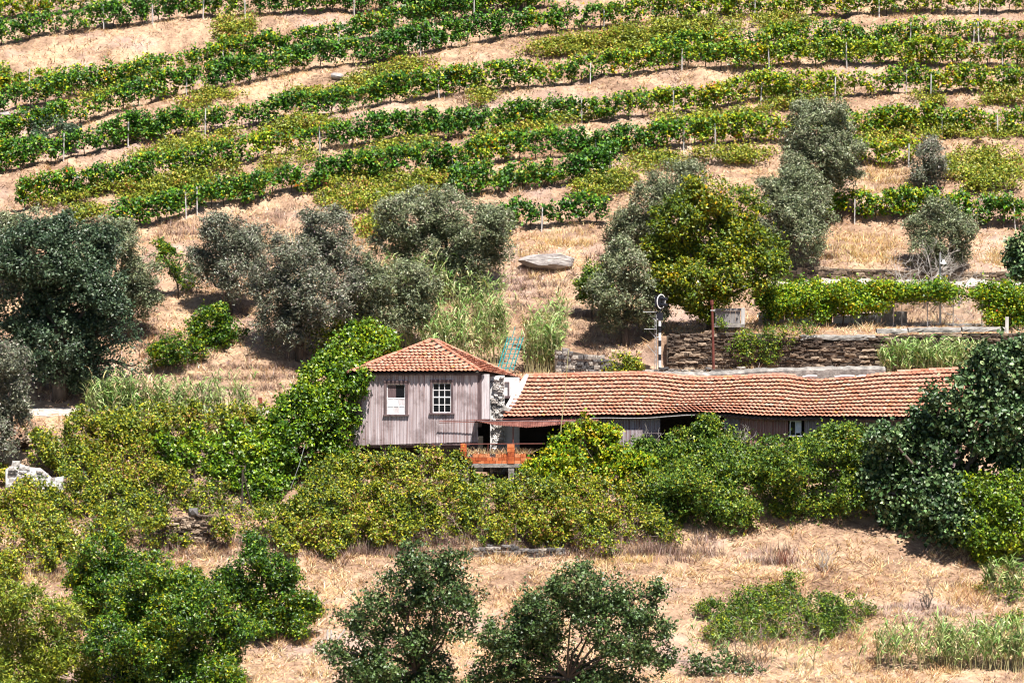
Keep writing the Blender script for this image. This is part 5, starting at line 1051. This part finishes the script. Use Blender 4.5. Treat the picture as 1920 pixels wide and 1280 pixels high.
# reeds
def reeds(name, label, cat, rects, count, h, Yf=None, pal='reed', dry=0, leafn=10, ll=.66):
    """rects: pixel spans (x0, x1, foot y) of the stand"""
    f0 = None; LV = []; LC = []; mb = MB()
    for (x0, x1, y0, kk) in rects:
        nn = int(count*kk); pxs = rng.uniform(x0, x1, nn); gs = cast(pxs, y0+rng.uniform(-8, 8, nn), H, -29, 40, .2) if Yf is None else at(pxs, np.full(nn, y0), Yf+rng.uniform(-.8, .8, nn))
        for g_ in gs:
            g_[2] = float(H(g_[0], g_[1])); f0 = g_.copy() if f0 is None else f0
            hh = h*random.uniform(.55, 1.1); tip = g_+np.array((random.gauss(0, .12)*hh, random.gauss(0, .1)*hh, hh)); mid = (g_+tip)/2+np.array((random.gauss(0, .03)*hh, 0, 0))
            mb.tube([g_, mid, tip], [.016, .013, .006], 4, False)
            for i in range(leafn):
                u = random.uniform(.25, 1); p = g_+(tip-g_)*u; an = random.choice((0, math.pi))+random.gauss(0, .6); d = np.array((math.cos(an), math.sin(an), 0)); l = ll*random.uniform(.6, 1.2); wv = np.array((-math.sin(an), math.cos(an), 0))*.034+np.array((0, 0, .012))
                m1 = p+d*l*.3+np.array((0, 0, l*.5)); m2 = p+d*l*random.uniform(.5, .85)+np.array((0, 0, l*random.uniform(.1, .85)))
                LV += [p-wv*.6, p+wv*.6, m1+wv, m1-wv, m1-wv, m1+wv, m2+wv*.1, m2-wv*.1]; LC.append(2)
    t = thing(name, label, cat, f0, 'stands of giant reed'); mb.build('canes', 'cane', t)['kind'] = 'stuff'
    V = np.array(LV); k = len(V)//8; c = pick_cols(G[pal], k); array_mesh('leaves', V, np.arange(len(V)).reshape(-1, 4), t, 'leaf', np.repeat(c, 2, 0)); return t
reeds('reed_stand', 'bright reed bed along the gravel path left of the ivy', 'reeds', [(165, 300, 792, 1.3), (300, 400, 788, .8), (170, 260, 784, .6), (400, 470, 784, .3)], 110, 2.3)
reeds('reed_stand', 'tall reeds behind the farmhouse ridge, under the broad olive', 'reeds', [(735, 870, 650, 1.2), (800, 945, 680, 1.2), (730, 850, 560, 1.0), (850, 940, 600, .8), (890, 950, 640, .6)], 75, 2.7)
reeds('reed_stand', 'reeds beside the teal ladder frame', 'reeds', [(985, 1055, 690, 1), (990, 1045, 665, .6), (1010, 1060, 640, .4)], 70, 2.9)
reeds('reed_stand', 'yellow green reeds behind the shed ridge before the stone wall', 'reeds', [(1650, 1850, 700, 1), (1680, 1800, 695, .5)], 150, 1.7, 12.6)
reeds('reed_stand', 'reeds along the bottom edge at the lower right', 'reeds', [(1640, 1930, 1290, 1), (1760, 1930, 1270, .5), (1300, 1640, 1300, .15)], 110, 2.1, -24)
reeds('reed_stand', 'few pale reed leaves at the bottom edge below the big dark tree', 'reeds', [(330, 400, 1296, 1)], 14, 1.2, -27)
reeds('reed_stand', 'tuft of yellowed reeds at the right border of the straw field', 'reeds', [(1845, 1925, 1120, 1)], 40, 1.5)
# palm-like yucca
yu = thing('yucca', 'spiky green yucca at the right border above the bottom reeds', 'yucca', P(1902, 1260, -22)); c = P(1903, 1205, -22); LV = []
for i in range(110):
    d = unit(rng.normal(size=3)+np.array((0, 0, .35))); l = random.uniform(.5, .85); sd_ = unit(np.cross(d, (0, 0, 1)))*.025; m1 = c+d*l*.5; e = c+d*l-np.array((0, 0, .1*l)); LV += [c-sd_*.5, c+sd_*.5, m1+sd_, m1-sd_, m1-sd_, m1+sd_, e+sd_*.05, e-sd_*.05]
V = np.array(LV); array_mesh('leaves', V, np.arange(len(V)).reshape(-1, 4), yu, 'gloss', np.repeat(pick_cols(G['lime'], 110), 2, 0)); q = MB(); q.tube([P(1902, 1275, -22), c], [.12, .1], 7); q.build('trunk', 'bark', yu)

# dead stems and dry brush along the foot of the thickets and on the slope
def brush_patch(ells, dens, hmin, hmax, pal):
    out = []
    for (cx, cy, rx, ry) in ells:
        n = int(dens*math.pi*rx*ry/400); r = np.sqrt(rng.random(n)); a = rng.random(n)*2*math.pi; out.append(cast(cx+rx*r*np.cos(a), cy+ry*r*np.sin(a), H, -29, 60, .2))
    p = np.concatenate(out); K = 9; n = len(p)*K; q = np.repeat(p, K, 0)+rng.normal(size=(n, 3))*np.array([.16, .16, 0]); q[:, 2] = H(q[:, 0], q[:, 1])-.04
    return q, hmin+(hmax-hmin)*rng.random(n)*np.clip(.8+1.2*fbm(N4, q[:, 0]*1.3, q[:, 1]*1.3), .3, 1.6), rng.normal(size=(n, 2))*.2, pick_cols(G[pal], n)
B1 = brush_patch([(650,1040,90,14),(780,1040,90,14),(900,1035,90,16),(1020,1030,100,16),(1150,1040,100,14),(1280,1045,80,12),(450,1035,80,12),(330,1045,60,10),(1440,1060,60,8),(980,1010,70,12),(120,1080,60,14)], 16, .25, .8, 'brush')
B2 = brush_patch([(440,690,110,20),(540,690,60,24),(330,700,70,16),(450,720,90,16),(270,600,30,50),(300,640,40,40),(1010,560,60,40),(980,520,40,30),(1060,600,50,30),(1130,640,50,16),(1000,500,40,14),(560,400,60,16),(330,430,50,12),(1540,470,60,14),(1700,330,40,16),(480,440,20,40),(90,730,80,14),(1550,1190,60,14),(1700,1160,120,20),(1750,1200,120,18),(250,715,40,12)], 9, .12, .5, 'brush')
B3 = brush_patch([(850,1005,34,12),(965,1005,16,10),(930,1050,60,10),(1160,1060,70,10),(1060,445,60,14),(1000,470,30,12),(1600,460,90,22),(1650,490,90,10),(1880,480,40,24),(1650,330,60,24),(90,1090,60,12),(1860,1110,60,10)], 12, .2, .6, 'gold')
bq, bh, bl, bc = [np.concatenate(z) for z in zip(B1, B2, B3)]
o = blades('dry_brush', bq, bh, .018+.03*rng.random(len(bq)), bl, bc, 'straw'); tag(o, 'brown dead stems and dry brush at the foot of the thickets and on the slope', 'dry brush', kind='stuff')

plant('creeper', 'yellow creeper growing over the left half of the crumbling stone ruin', 'creeper', 'bramble', (320,1000), [(268,985,18),(300,975,16),(322,1000,12),(285,1010,16),(345,1015,10),(412,985,14),(425,1000,14)], Y=ry-.5, crown='foliage', stem='stems', trunk=.03, densk=.9, lift=.1)
